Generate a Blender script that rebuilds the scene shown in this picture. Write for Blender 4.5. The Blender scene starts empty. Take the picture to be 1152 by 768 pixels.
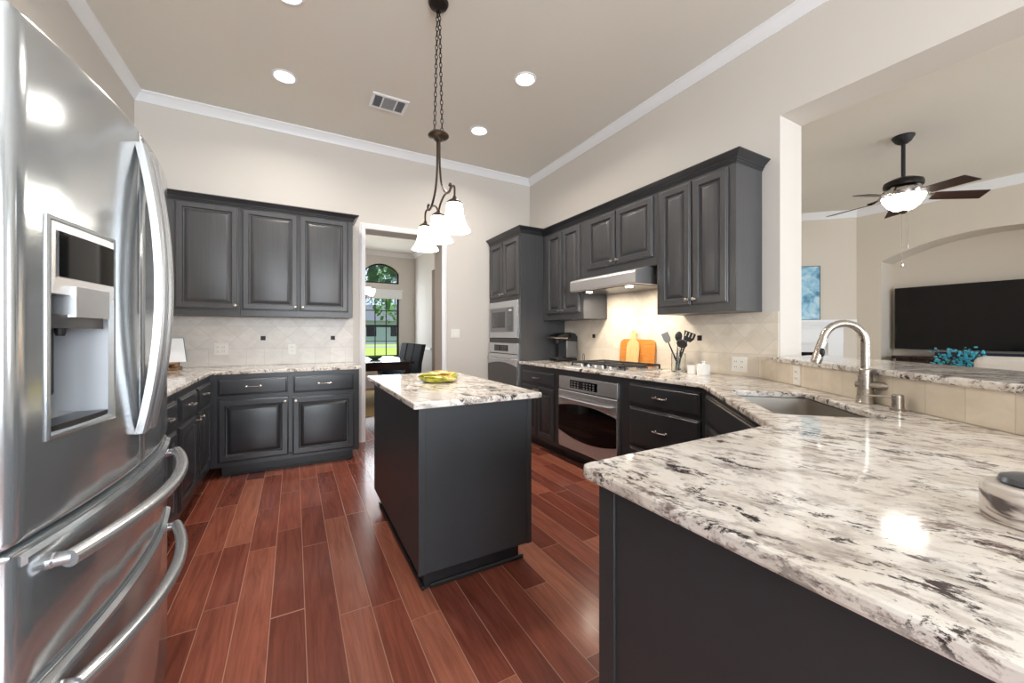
import bpy, bmesh, math, random
from mathutils import Vector, Matrix
random.seed(7)
PI = math.pi
S = bpy.context.scene
COL = S.collection

# ------------------------------------------------------------------ camera, world, sun, exposure
cam_d = bpy.data.cameras.new('camera')
cam_d.sensor_width = 36.0
cam_d.lens = 36.0 * 436.126 / 1152.0
cam_d.shift_y = -(384 - 375.403) / 1152.0
cam_d.clip_start = 0.02
cam = bpy.data.objects.new('camera', cam_d)
COL.objects.link(cam)
cam.location = (0, 0, 1.229)
cam.rotation_euler = (PI / 2, 0, -math.radians(29.332))
S.camera = cam
S.view_settings.view_transform = 'Standard'
S.view_settings.look = 'None'
S.view_settings.gamma = 1.0
S.view_settings.use_curve_mapping = False
S.view_settings.exposure = 0.1
try:
    S.cycles.use_denoising = True
    S.cycles.max_bounces = 10
    S.cycles.diffuse_bounces = 6
    S.cycles.glossy_bounces = 5
    S.cycles.transmission_bounces = 6
    S.cycles.caustics_reflective = False
    S.cycles.caustics_refractive = False
    S.cycles.sample_clamp_indirect = 6.0
except Exception:
    pass

W = bpy.data.worlds.new('sky')
S.world = W
W.use_nodes = True
bg = W.node_tree.nodes['Background']
bg.inputs[0].default_value = (0.62, 0.78, 1.0, 1)
bg.inputs[1].default_value = 1.3

def light(name, kind, loc, energy, color=(1, 1, 1), rot=(0, 0, 0), size=None, size_y=None, spread=None, parent=None):
    d = bpy.data.lights.new(name, kind)
    d.energy = energy
    d.color = color
    if kind == 'AREA':
        if size_y:
            d.shape = 'RECTANGLE'; d.size = size; d.size_y = size_y
        else:
            d.shape = 'DISK'; d.size = size
        if spread: d.spread = math.radians(spread)
    elif kind in ('POINT', 'SPOT') and size:
        d.shadow_soft_size = size
    o = bpy.data.objects.new(name, d)
    COL.objects.link(o)
    o.location = loc; o.rotation_euler = rot
    if parent: o.parent = parent
    return o

sun = light('sun', 'SUN', (0, 0, 10), 7.0, (1, .95, .86), (math.radians(42), 0, math.radians(-75)))
sun.data.angle = 0.01
# daylight in the window openings behind the camera (kitchen nook, living room) and in the dining window
DAY = (0.86, 0.94, 1.0)
WIN_REAR = [(-1.05, 0.15), (0.40, 1.60)]              # x ranges of the nook windows
WIN_LIV = [(5.0, 6.1), (6.5, 7.6)]                    # x ranges of the living room windows
for a, b in WIN_REAR:
    light('nook_daylight', 'AREA', ((a + b) / 2, -3.5, 1.55), 142, DAY, (PI / 2 + .3, 0, 0), b - a, 1.7)
for a, b in WIN_LIV:
    light('living_daylight', 'AREA', ((a + b) / 2, -3.5, 1.6), 55, DAY, (PI / 2 + .2, 0, 0), b - a, 1.9)
light('dining_daylight', 'AREA', (1.74, 9.13, 1.6), 26, DAY, (-PI / 2, 0, 0), .8, 1.7)

# ------------------------------------------------------------------ materials
def lin(c):
    return tuple(((v / 255) / 12.92 if v / 255 <= .04045 else ((v / 255 + .055) / 1.055) ** 2.4) for v in c)

class NT:
    def __init__(s, name):
        s.m = bpy.data.materials.new(name); s.m.use_nodes = True
        s.t = s.m.node_tree; s.b = s.t.nodes['Principled BSDF']
    def n(s, typ, **kw):
        x = s.t.nodes.new(typ)
        for k, v in kw.items(): setattr(x, k, v)
        return x
    def l(s, a, b): s.t.links.new(a, b)
    def math(s, op, a, b=None, c=None):
        x = s.n('ShaderNodeMath', operation=op)
        for i, v in enumerate((a, b, c)):
            if v is None: continue
            if isinstance(v, (int, float)): x.inputs[i].default_value = v
            else: s.l(v, x.inputs[i])
        return x.outputs[0]
    def mix(s, f, a, b, typ='MIX'):
        x = s.n('ShaderNodeMixRGB', blend_type=typ)
        for i, v in enumerate((f, a, b)):
            if isinstance(v, (int, float)): x.inputs[i].default_value = v
            elif isinstance(v, tuple): x.inputs[i].default_value = (*v, 1)[:4]
            else: s.l(v, x.inputs[i])
        return x.outputs[0]
    def ramp(s, f, stops):
        x = s.n('ShaderNodeValToRGB')
        e = x.color_ramp.elements
        while len(e) < len(stops): e.new(.5)
        for q, (p, c) in zip(e, stops):
            q.position = p
            q.color = (c, c, c, 1) if isinstance(c, (int, float)) else (*c, 1)
        s.l(f, x.inputs[0])
        return x.outputs[0]
    def pos(s):
        return s.n('ShaderNodeNewGeometry').outputs['Position']
    def obj(s):
        return s.n('ShaderNodeTexCoord').outputs['Object']
    def mapv(s, v, rot=(0, 0, 0), scale=(1, 1, 1), loc=(0, 0, 0)):
        x = s.n('ShaderNodeMapping')
        x.inputs['Rotation'].default_value = rot; x.inputs['Scale'].default_value = scale; x.inputs['Location'].default_value = loc
        s.l(v, x.inputs[0]); return x.outputs[0]
    def noise(s, v, scale, detail=4, rough=.55, dist=0):
        x = s.n('ShaderNodeTexNoise')
        x.inputs['Scale'].default_value = scale; x.inputs['Detail'].default_value = detail
        x.inputs['Roughness'].default_value = rough; x.inputs['Distortion'].default_value = dist
        s.l(v, x.inputs['Vector']); return x.outputs['Fac']
    def bump(s, h, strength=.2, dist=.01):
        x = s.n('ShaderNodeBump'); x.inputs['Strength'].default_value = strength; x.inputs['Distance'].default_value = dist
        s.l(h, x.inputs['Height']); s.l(x.outputs[0], s.b.inputs['Normal'])
    def set(s, **kw):
        for k, v in kw.items():
            i = s.b.inputs[k.replace('_', ' ')]
            if isinstance(v, (int, float)): i.default_value = v
            elif isinstance(v, tuple): i.default_value = (*v, 1) if len(v) == 3 else v
            else: s.l(v, i)
        return s

def plain(name, rgb, rough=.5, metal=0, var=.04, scale=18, bump=0, **kw):
    t = NT(name); c = lin(rgb)
    f = t.noise(t.obj(), scale, 3)
    lo = tuple(max(0, x * (1 - var)) for x in c); hi = tuple(min(1, x * (1 + var)) for x in c)
    t.set(Base_Color=t.mix(f, lo, hi), Roughness=rough, Metallic=metal, **kw)
    if bump: t.bump(f, bump, .004)
    return t.m

def emit(name, rgb, strength, base=(1, 1, 1)):
    t = NT(name)
    t.set(Base_Color=base, Emission_Color=rgb, Emission_Strength=strength, Roughness=.3)
    return t.m

def wall_paint(name, rgb, bumpy=.08):
    t = NT(name); c = lin(rgb); p = t.pos()
    f = t.noise(p, 1.2, 2); g = t.noise(p, 70, 3)
    t.set(Base_Color=t.mix(f, tuple(x * .98 for x in c), tuple(min(1, x * 1.02) for x in c)), Roughness=.75)
    t.bump(g, bumpy, .004)
    return t.m

def granite():
    t = NT('white_granite'); p = t.pos()
    warp = t.n('ShaderNodeTexNoise'); warp.inputs['Scale'].default_value = 2.2; warp.inputs['Detail'].default_value = 2
    t.l(p, warp.inputs['Vector'])
    vm = t.n('ShaderNodeVectorMath', operation='MULTIPLY_ADD')
    t.l(warp.outputs['Color'], vm.inputs[0]); vm.inputs[1].default_value = (.16, .16, .16); t.l(p, vm.inputs[2])
    v = t.mapv(vm.outputs[0], (0, 0, math.radians(-18)), (1, 1, 1))
    st = t.mapv(v, scale=(13, 6, 13))            # veins run along local y
    st2 = t.mapv(v, scale=(34, 16, 34))
    big = t.noise(t.mapv(v, scale=(4.2, 2.2, 4.2)), 1.0, 3, .55)
    big2 = t.noise(t.mapv(v, scale=(6.5, 3.0, 6.5), loc=(3, 7, 2)), 1.0, 3, .55)
    a = t.noise(st, 1.0, 7, .66)
    b = t.noise(st2, 1.0, 7, .72)
    c = t.noise(v, 42, 5, .65)
    d = t.noise(t.mapv(v, scale=(22, 11, 22), loc=(5, 3, 1)), 1.0, 8, .78, .3)
    cream = t.mix(t.ramp(t.noise(v, 5, 4), [(.35, 0.), (.65, 1.)]), lin((240, 236, 231)), lin((226, 218, 208)))
    grey = t.mix(t.ramp(a, [(.50, 0.), (.62, .75)]), cream, lin((182, 172, 164)))
    br = t.mix(t.math('MULTIPLY', t.ramp(b, [(.51, 0.), (.60, .95)]), t.ramp(big, [(.40, .25), (.53, 1.)])), grey, lin((122, 104, 97)))
    dk = t.math('MULTIPLY', t.ramp(d, [(.535, 0.), (.575, 1.)]), t.ramp(big2, [(.45, .05), (.56, 1.)]))
    o = t.mix(dk, br, lin((66, 56, 55)))
    fl = t.math('MULTIPLY', t.ramp(c, [(.64, 0.), (.68, 1.)]), t.ramp(a, [(.44, 0.), (.58, .9)]))
    o = t.mix(fl, o, lin((48, 42, 42)))
    t.set(Base_Color=o, Roughness=.085, Specular_IOR_Level=.45)
    return t.m

def wood_floor():
    t = NT('cherry_plank_floor'); p = t.pos()
    sx = t.n('ShaderNodeSeparateXYZ'); t.l(p, sx.inputs[0])
    x, y = sx.outputs[0], sx.outputs[1]
    w = .1315
    u = t.math('DIVIDE', t.math('ADD', x, 10 * w + .09), w)
    row = t.math('FLOOR', u); fu = t.math('FRACT', u)
    wn = t.n('ShaderNodeTexWhiteNoise', noise_dimensions='1D'); t.l(row, wn.inputs['W'])
    r1 = wn.outputs['Value']
    L = t.math('MULTIPLY_ADD', r1, .35, .62)
    wn2 = t.n('ShaderNodeTexWhiteNoise', noise_dimensions='1D'); t.l(t.math('ADD', row, 37.3), wn2.inputs['W'])
    # uneven plank lengths: warp the run of every row with a slow sine of its own
    yy = t.math('ADD', y, t.math('MULTIPLY', t.math('SINE', t.math('MULTIPLY_ADD', y, 3.1, t.math('MULTIPLY', wn2.outputs['Value'], 30))), .17))
    vv = t.math('DIVIDE', t.math('MULTIPLY_ADD', wn2.outputs['Value'], 5.0, t.math('ADD', yy, 20)), L)
    col = t.math('FLOOR', vv); fv = t.math('FRACT', vv)
    du = t.math('MULTIPLY', t.math('MINIMUM', fu, t.math('SUBTRACT', 1, fu)), w)
    dv = t.math('MULTIPLY', t.math('MINIMUM', fv, t.math('SUBTRACT', 1, fv)), L)
    dist = t.math('MINIMUM', du, dv)
    seam = t.ramp(t.math('MULTIPLY', dist, 100), [(.10, 1.), (.22, 0.)])
    cmb = t.n('ShaderNodeCombineXYZ'); t.l(row, cmb.inputs[0]); t.l(col, cmb.inputs[1])
    wn3 = t.n('ShaderNodeTexWhiteNoise', noise_dimensions='2D'); t.l(cmb.outputs[0], wn3.inputs['Vector'])
    tone = wn3.outputs['Value']
    off = t.n('ShaderNodeVectorMath', operation='MULTIPLY_ADD')
    t.l(wn3.outputs['Color'], off.inputs[0]); off.inputs[1].default_value = (7, 7, 7); t.l(p, off.inputs[2])
    g = t.noise(t.mapv(off.outputs[0], scale=(16, 1.3, 1)), 1.0, 6, .68, 1.6)
    g2 = t.noise(t.mapv(off.outputs[0], scale=(110, 4, 1)), 1.0, 3, .6)
    base = t.ramp(tone, [(0., lin((112, 60, 48))), (.4, lin((142, 76, 60))), (.75, lin((163, 94, 74))), (1., lin((182, 116, 92)))])
    dark = t.mix(1, base, (.52, .47, .46), 'MULTIPLY')
    c = t.mix(t.ramp(g, [(.38, 0.), (.68, .9)]), base, dark)
    c = t.mix(t.math('MULTIPLY', t.ramp(g2, [(.4, 0.), (.7, 1.)]), .35), c, dark)
    c = t.mix(t.math('MULTIPLY', seam, .75), c, lin((196, 150, 128)))
    t.set(Base_Color=c, Roughness=t.math('MULTIPLY_ADD', g, .10, .17), Coat_Weight=.15, Coat_Roughness=.12)
    t.bump(t.math('SUBTRACT', t.math('MULTIPLY', g2, .12), seam), .25, .002)
    return t.m

def tile(name, axis, wall_tint, diag=True):
    """tumbled stone tiles: a straight row on the worktop, a diamond band above, diagonal tiles on top"""
    t = NT(name); p = t.pos()
    sx = t.n('ShaderNodeSeparateXYZ'); t.l(p, sx.inputs[0])
    if axis == 'd':
        u = t.math('ADD', t.math('MULTIPLY', sx.outputs[0], .596), t.math('MULTIPLY', sx.outputs[1], .803))
    else:
        u = sx.outputs['XYZ'.index(axis)]
    v = t.math('SUBTRACT', sx.outputs[2], 1.195)
    P = .215
    def edge(a):
        f = t.math('FRACT', a); return t.math('MINIMUM', f, t.math('SUBTRACT', 1, f))
    a = t.math('DIVIDE', t.math('ADD', t.math('ADD', u, v), 8 * P + .06), P)
    b = t.math('DIVIDE', t.math('ADD', t.math('SUBTRACT', u, v), 8 * P + .06), P)
    dd = t.math('MULTIPLY', t.math('MINIMUM', edge(a), edge(b)), P * .707)
    s1 = t.math('DIVIDE', t.math('ADD', u, 3.0), .152)
    s2 = t.math('DIVIDE', t.math('ADD', v, .115 + .1655), .1655)
    ds = t.math('MULTIPLY', t.math('MINIMUM', edge(s1), edge(s2)), .152)
    low = t.math('LESS_THAN', v, -.1135)
    if not diag: low = t.math('MAXIMUM', low, 1.0)
    mx = t.n('ShaderNodeMix'); t.l(low, mx.inputs[0]); t.l(dd, mx.inputs[2]); t.l(ds, mx.inputs[3])
    d = mx.outputs[0]
    if diag:
        d = t.math('MINIMUM', d, t.math('MINIMUM', t.math('ABSOLUTE', t.math('ADD', v, .1135)), t.math('ABSOLUTE', t.math('SUBTRACT', v, .1135))))
    grout = t.ramp(t.math('MULTIPLY', d, 100), [(.10, 1.), (.24, 0.)])
    c1 = t.n('ShaderNodeCombineXYZ')
    fa = t.n('ShaderNodeMix'); t.l(low, fa.inputs[0]); t.l(t.math('FLOOR', a), fa.inputs[2]); t.l(t.math('FLOOR', s1), fa.inputs[3])
    fb = t.n('ShaderNodeMix'); t.l(low, fb.inputs[0]); t.l(t.math('FLOOR', b), fb.inputs[2]); t.l(t.math('FLOOR', s2), fb.inputs[3])
    t.l(fa.outputs[0], c1.inputs[0]); t.l(fb.outputs[0], c1.inputs[1]); t.l(t.math('MULTIPLY', t.math('GREATER_THAN', v, .1135), 3), c1.inputs[2])
    wn = t.n('ShaderNodeTexWhiteNoise', noise_dimensions='3D'); t.l(c1.outputs[0], wn.inputs['Vector'])
    k = wall_tint
    cr = t.ramp(wn.outputs['Value'], [(0., tuple(q * .93 for q in k)), (.5, k), (1., tuple(min(1, q * 1.05) for q in k))])
    n1 = t.noise(t.mapv(p, scale=(9, 9, 14)), 1.0, 6, .65, .5)
    cr = t.mix(t.ramp(n1, [(.40, 0.), (.72, .55)]), cr, tuple(q * f for q, f in zip(k, (.80, .76, .70))))
    c = t.mix(t.math('MULTIPLY', grout, .8), cr, tuple(q * .78 for q in k))
    t.set(Base_Color=c, Roughness=.42)
    t.bump(t.math('SUBTRACT', t.math('MULTIPLY', n1, .3), grout), .35, .003)
    return t.m

def steel(name, rgb=(200, 200, 202), rough=.22, axis=(2, 2, 160), var=.10, aniso=.5, metal=1.0, wave=0):
    t = NT(name); c = lin(rgb)
    n = t.noise(t.mapv(t.obj(), scale=axis), 1.0, 4, .6)
    t.set(Base_Color=t.mix(n, tuple(x * (1 - var) for x in c), c), Metallic=metal, Anisotropic=aniso,
          Roughness=t.math('MULTIPLY_ADD', n, .08, rough))
    if wave: t.bump(t.noise(t.mapv(t.obj(), scale=(5, 1, 1.6)), 1.0, 1, .4), wave, .05)
    return t.m

def cabinet_paint(name, rgb, rough=.36, amount=.55):
    """black paint rubbed back in vertical brush marks"""
    t = NT(name); c = lin(rgb)
    o = t.obj()
    n = t.noise(t.mapv(o, scale=(75, 75, 1.6)), 1.0, 5, .65)
    m = t.noise(o, 2.6, 3, .5)
    f = t.math('MULTIPLY', t.ramp(n, [(.35, 0.), (.75, 1.)]), t.ramp(m, [(.3, .35), (.7, 1.)]))
    hi = tuple(x * (1 + 1.1 * amount) + .004 for x in c)
    t.set(Base_Color=t.mix(f, c, hi), Roughness=t.math('MULTIPLY_ADD', n, .12, rough - .06), Specular_IOR_Level=.5)
    return t.m

M = {}
M['wall'] = wall_paint('beige_wall_paint', (211, 205, 198))
M['wall_liv'] = wall_paint('beige_living_paint', (216, 206, 193))
M['ceiling'] = wall_paint('tan_ceiling_paint', (225, 220, 211), .15)
M['trim'] = plain('white_trim_paint', (236, 236, 238), .35, var=.01)
M['granite'] = granite()
M['floor'] = wood_floor()
M['tile_back'] = tile('stone_tile_back', 'X', lin((228, 224, 220)))
M['tile_right'] = tile('stone_tile_right', 'Y', lin((222, 212, 198)))
M['tile_bar'] = tile('stone_tile_bar', 'd', lin((224, 213, 196)), diag=False)
M['steel'] = plain('brushed_steel', (200, 202, 205), .27, .8, var=.02, scale=3)
M['fridge'] = steel('fridge_steel', (196, 202, 206), .12, (3, 3, 120), .05, 0.0, .80, wave=.16)
M['hood_steel'] = steel('satin_hood_steel', (232, 232, 234), .40, aniso=0.0)
M['sink_steel'] = steel('satin_sink_steel', (196, 190, 182), .30, aniso=0.0)
M['recess'] = plain('light_grey_plastic', (176, 180, 186), .3)
M['steel_dark'] = steel('dark_steel', (120, 122, 126), .28)
M['nickel'] = steel('brushed_nickel', (178, 170, 160), .24, (30, 30, 200), .08)
M['chrome'] = steel('bright_nickel', (205, 203, 200), .16, (5, 5, 5), .03, 0)
M['cab'] = cabinet_paint('charcoal_rubbed_paint', (43, 44, 47), .31, .22)
M['cab_up'] = cabinet_paint('charcoal_rubbed_paint_upper', (64, 64, 66), .37, .40)
M['cab_flat'] = plain('charcoal_flat_panel', (53, 55, 58), .42, var=.08, scale=30)
M['kick'] = plain('black_toe_kick', (30, 30, 32), .45)
M['black'] = plain('black_gloss', (14, 14, 16), .12)
M['black_matte'] = plain('black_matte', (24, 24, 26), .55)
M['iron'] = plain('cast_iron_grate', (38, 38, 40), .5, bump=.3, scale=120)
M['glass_dark'] = plain('smoked_oven_glass', (9, 9, 11), .05, Specular_IOR_Level=.28)
M['glass_grey'] = plain('smoked_grey_glass', (70, 70, 72), .10)
M['plastic_grey'] = plain('grey_plastic', (120, 122, 126), .35)
M['white_plastic'] = plain('white_plastic', (238, 236, 230), .35)
M['ceramic'] = plain('white_ceramic', (240, 240, 238), .15)
M['bronze'] = plain('oil_rubbed_bronze', (74, 62, 50), .38, .7, var=.2)
M['bronze_dark'] = plain('dark_bronze', (38, 32, 28), .38, .6, var=.2)
M['shade'] = emit('lit_frosted_glass', (1.0, .93, .82), 5.0)
M['bowl'] = emit('lit_fan_bowl', (1.0, .95, .88), 11.0)
M['lens'] = emit('lit_downlight_lens', (1.0, .97, .92), 14.0)
M['dining_shade'] = emit('lit_chandelier_glass', (1.0, .92, .8), 5.0)
M['hood_lamp'] = emit('lit_hood_lamp', (1.0, .9, .75), 25.0)
def wood(name, rgb, k=.75, scale=(3, 40, 40), rough=.4):
    t = NT(name); c = lin(rgb); n = t.noise(t.mapv(t.obj(), scale=scale), 1.0, 5, .6, .6)
    t.set(Base_Color=t.mix(t.ramp(n, [(.35, 0.), (.7, 1.)]), c, tuple(x * k for x in c)), Roughness=rough)
    return t.m
M['board'] = wood('orange_acacia_wood', (214, 138, 62), .62, (8, 8, 60))
M['board_pale'] = wood('pale_maple_wood', (226, 186, 128), .8, (60, 60, 5))
M['board_mid'] = wood('tan_wood', (200, 150, 92), .75, (60, 60, 5))
M['blade'] = wood('walnut_fan_blade', (66, 44, 36), .6, (6, 60, 6))
M['dining_wood'] = wood('dark_dining_wood', (48, 32, 28), .6, (4, 30, 30), .12)
M['box_wood'] = wood('brown_stand_wood', (150, 112, 76), .6, (6, 30, 40))
def fabric(name, rgb, rough=.9):
    return plain(name, rgb, rough, var=.12, scale=160, bump=.25)
M['teal_fabric'] = fabric('teal_chair_fabric', (34, 92, 116))
M['chair_fabric'] = fabric('charcoal_chair_fabric', (46, 48, 56))
M['sofa'] = fabric('oatmeal_sofa_fabric', (206, 200, 192))
M['teal_leaf'] = plain('teal_dried_leaf', (70, 180, 205), .7, var=.25, scale=30)
M['paper'] = plain('white_paper', (240, 244, 250), .6, var=.01)
M['navy'] = plain('dark_blue_plastic', (26, 34, 58), .3)

def canvas():
    t = NT('blue_floral_canvas'); p = t.obj()
    v = t.n('ShaderNodeTexVoronoi'); v.inputs['Scale'].default_value = 7
    t.l(t.mapv(p, scale=(1, 1, .8)), v.inputs['Vector'])
    n = t.noise(p, 5, 5, .6, .8)
    a = t.ramp(n, [(.3, lin((60, 110, 150))), (.5, lin((150, 200, 226))), (.7, lin((224, 238, 244)))])
    c = t.mix(t.ramp(v.outputs['Distance'], [(.12, .8), (.35, 0.)]), a, lin((70, 130, 170)))
    c = t.mix(t.ramp(v.outputs['Distance'], [(.02, 1.), (.10, 0.)]), c, lin((40, 62, 92)))
    t.set(Base_Color=c, Roughness=.8); return t.m
M['canvas'] = canvas()

def leafglass():
    t = NT('yellow_green_swirl_glass'); p = t.obj()
    n = t.noise(t.mapv(p, scale=(9, 9, 20)), 1.0, 4, .55, 1.4)
    c = t.ramp(n, [(.30, lin((70, 84, 24))), (.40, lin((140, 146, 34))), (.50, lin((186, 172, 48))), (.57, lin((214, 206, 150))), (.64, lin((196, 128, 34))), (.76, lin((110, 120, 34)))])
    t.set(Base_Color=c, Roughness=.08, Coat_Weight=.6); return t.m
M['swirl'] = leafglass()

def stone_banded():
    t = NT('banded_grey_marble'); p = t.obj()
    n = t.noise(t.mapv(p, rot=(.4, .2, 0), scale=(8, 8, 30)), 1.0, 4, .5, .9)
    c = t.ramp(n, [(.36, lin((92, 82, 80))), (.44, lin((196, 186, 178))), (.6, lin((222, 216, 208))), (.66, lin((70, 64, 64))), (.74, lin((190, 180, 172)))])
    t.set(Base_Color=c, Roughness=.2); return t.m
M['banded'] = stone_banded()

def clear_glass(name, tint=(1, 1, 1), rough=0.0):
    t = NT(name)
    t.set(Base_Color=tint, Roughness=rough, Transmission_Weight=1.0, IOR=1.45)
    return t.m
M['glass'] = clear_glass('clear_glass', (.93, .96, .96))

def window_glass():
    t = NT('window_pane_glass')
    tr = t.n('ShaderNodeBsdfTransparent'); gl = t.n('ShaderNodeBsdfGlossy'); gl.inputs['Roughness'].default_value = .02
    fr = t.n('ShaderNodeFresnel'); fr.inputs[0].default_value = 1.45
    mx = t.n('ShaderNodeMixShader')
    t.l(t.math('MULTIPLY', fr.outputs[0], .8), mx.inputs[0]); t.l(tr.outputs[0], mx.inputs[1]); t.l(gl.outputs[0], mx.inputs[2])
    t.l(mx.outputs[0], t.t.nodes['Material Output'].inputs[0])
    return t.m
M['pane'] = window_glass()
M['screen'] = plain('tv_screen', (8, 9, 13), .12, Specular_IOR_Level=.4, var=.0)
M['lawn'] = plain('lawn_green', (150, 175, 70), .9, var=.3, scale=1.5)
M['leaf'] = plain('tree_leaf', (70, 110, 62), .7, var=.4, scale=3)
M['leaf_dark'] = plain('tree_leaf_dark', (34, 66, 58), .7, var=.4, scale=3)
M['bark'] = plain('tree_bark', (74, 60, 48), .9, var=.2)
M['asphalt'] = plain('street_asphalt', (140, 146, 156), .9)
M['siding'] = plain('grey_house_wall', (150, 160, 176), .8)
M['roof'] = plain('grey_house_roof', (92, 98, 108), .8)
M['bounce_carpet'] = plain('cream_bounce_carpet', (206, 194, 176), .95, var=.08, scale=120, bump=.3)
M['rug'] = plain('tan_rug', (176, 152, 110), .95, var=.3, scale=14)

# ------------------------------------------------------------------ mesh building helpers
class MB:
    def __init__(s): s.bm = bmesh.new(); s.boxy = False
    def face(s, vs):
        try: return s.bm.faces.new(vs)
        except ValueError: return None
    def box(s, x0, y0, z0, x1, y1, z1, bev=0, seg=2):
        s.boxy = True
        x0, x1 = sorted((x0, x1)); y0, y1 = sorted((y0, y1)); z0, z1 = sorted((z0, z1))
        v = [s.bm.verts.new(c) for c in ((x0, y0, z0), (x1, y0, z0), (x1, y1, z0), (x0, y1, z0), (x0, y0, z1), (x1, y0, z1), (x1, y1, z1), (x0, y1, z1))]
        fs = [s.face([v[i] for i in q]) for q in ((3, 2, 1, 0), (4, 5, 6, 7), (0, 1, 5, 4), (1, 2, 6, 5), (2, 3, 7, 6), (3, 0, 4, 7))]
        if bev:
            es = list({e for f in fs for e in f.edges})
            bmesh.ops.bevel(s.bm, geom=es, offset=bev, segments=seg, affect='EDGES', profile=.5)
        return s
    def rings(s, rings, close=True, cap0=True, cap1=True):
        R = [[s.bm.verts.new(p) for p in r] for r in rings]
        for a, b in zip(R, R[1:]):
            n = len(a)
            for i in range(n if close else n - 1):
                s.face((a[i], a[(i + 1) % n], b[(i + 1) % n], b[i]))
        if cap0: s.face(R[0][::-1])
        if cap1: s.face(R[-1])
        return s
    def lathe(s, prof, c=(0, 0, 0), seg=28, axis='z', cap=True):
        rr = []
        for r, h in prof:
            ring = []
            for k in range(seg):
                a = 2 * PI * k / seg; p, q = max(r, 1e-5) * math.cos(a), max(r, 1e-5) * math.sin(a)
                if axis == 'z': ring.append((c[0] + p, c[1] + q, c[2] + h))
                elif axis == 'y': ring.append((c[0] + p, c[1] + h, c[2] - q))
                else: ring.append((c[0] + h, c[1] + p, c[2] + q))
            rr.append(ring)
        return s.rings(rr, True, cap, cap)
    def tube(s, pts, r, seg=10, up=None):
        pts = [Vector(p) for p in pts]; n = len(pts)
        rad = r if isinstance(r, (list, tuple)) else [r] * n
        t0 = (pts[1] - pts[0]).normalized()
        u = Vector((0, 0, 1)) if abs(t0.z) < .9 else Vector((1, 0, 0))
        nrm = t0.cross(u).normalized(); rr = []
        for i, p in enumerate(pts):
            t = (pts[min(i + 1, n - 1)] - pts[max(i - 1, 0)])
            t = t.normalized() if t.length > 1e-9 else t0
            nrm = (nrm - t * nrm.dot(t)).normalized(); bn = t.cross(nrm)
            rr.append([tuple(p + (nrm * math.cos(2 * PI * k / seg) + bn * math.sin(2 * PI * k / seg)) * rad[i]) for k in range(seg)])
        return s.rings(rr)
    def prism(s, poly, z0, z1, bev=0, seg=2, holes=(), only_outer=True):
        s.boxy = True
        bm = bmesh.new(); edges = []
        loops = [poly] + list(holes)
        for lp in loops:
            vs = [bm.verts.new((x, y, z0)) for x, y in lp]
            edges += [bm.edges.new((vs[i], vs[(i + 1) % len(vs)])) for i in range(len(vs))]
        bmesh.ops.triangle_fill(bm, use_beauty=True, edges=edges, normal=(0, 0, 1))
        ret = bmesh.ops.extrude_face_region(bm, geom=bm.faces[:])
        for v in [g for g in ret['geom'] if isinstance(g, bmesh.types.BMVert)]: v.co.z = z1
        bmesh.ops.recalc_face_normals(bm, faces=bm.faces[:])
        bmesh.ops.dissolve_limit(bm, angle_limit=.001, verts=bm.verts[:], edges=bm.edges[:])
        if bev:
            es = [e for e in bm.edges if len(e.link_faces) == 2 and e.calc_face_angle(0) > .8 and abs(e.verts[0].co.z - e.verts[1].co.z) < 1e-6]
            bmesh.ops.bevel(bm, geom=es, offset=bev, segments=seg, affect='EDGES', profile=.5)
        s.merge(bm); return s
    def merge(s, bm, mat=None):
        if mat is not None: bmesh.ops.transform(bm, matrix=mat, verts=bm.verts[:])
        mp = {v: s.bm.verts.new(v.co) for v in bm.verts}
        for f in bm.faces: s.face([mp[v] for v in f.verts])
        bm.free()
    def rectloops(s, w, h, x, z, loops, y0=0, radius=0):
        """nested rectangles facing -y: loops of (inset, y); first is the back"""
        rr = []
        for i, yv in loops:
            rr.append([(x + i, y0 + yv, z + i), (x + w - i, y0 + yv, z + i), (x + w - i, y0 + yv, z + h - i), (x + i, y0 + yv, z + h - i)])
        return s.rings(rr)
    def sweep(s, path, prof, closed=False, cap=True):
        """profile (out, z) carried along a plan path, out = to the right of travel"""
        n = len(path); P = [Vector((a, b)) for a, b in path]; rr = []
        for i in range(n):
            d1 = (P[i] - P[i - 1]).normalized() if (i > 0 or closed) else None
            d2 = (P[(i + 1) % n] - P[i]).normalized() if (i < n - 1 or closed) else None
            if d1 is None: d1 = d2
            if d2 is None: d2 = d1
            n1 = Vector((d1.y, -d1.x)); n2 = Vector((d2.y, -d2.x))
            m = (n1 + n2); m = m / max(m.dot(n1), 1e-6)
            rr.append([(P[i].x + m.x * o, P[i].y + m.y * o, z) for o, z in prof])
        if closed: rr.append(rr[0])
        return s.rings(rr, True, cap and not closed, cap and not closed)
    def ball(s, c, r, seg=12, rings=8, sq=(1, 1, 1)):
        return s.rings([[(c[0] + r * sq[0] * math.sin(PI * j / rings + 1e-4) * math.cos(2 * PI * k / seg), c[1] + r * sq[1] * math.sin(PI * j / rings + 1e-4) * math.sin(2 * PI * k / seg), c[2] - r * sq[2] * math.cos(PI * j / rings)) for k in range(seg)] for j in range(rings + 1)])
    def move(s, v):
        bmesh.ops.translate(s.bm, vec=Vector(v), verts=s.bm.verts[:]); return s
    def xf(s, mat):
        bmesh.ops.transform(s.bm, matrix=mat, verts=s.bm.verts[:]); return s

def root_of(o):
    while o.parent: o = o.parent
    return o
def world_mat(o):
    r = root_of(o)
    return Matrix.Translation(r.location) @ Matrix.Rotation(r.rotation_euler.z, 4, 'Z')

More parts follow.
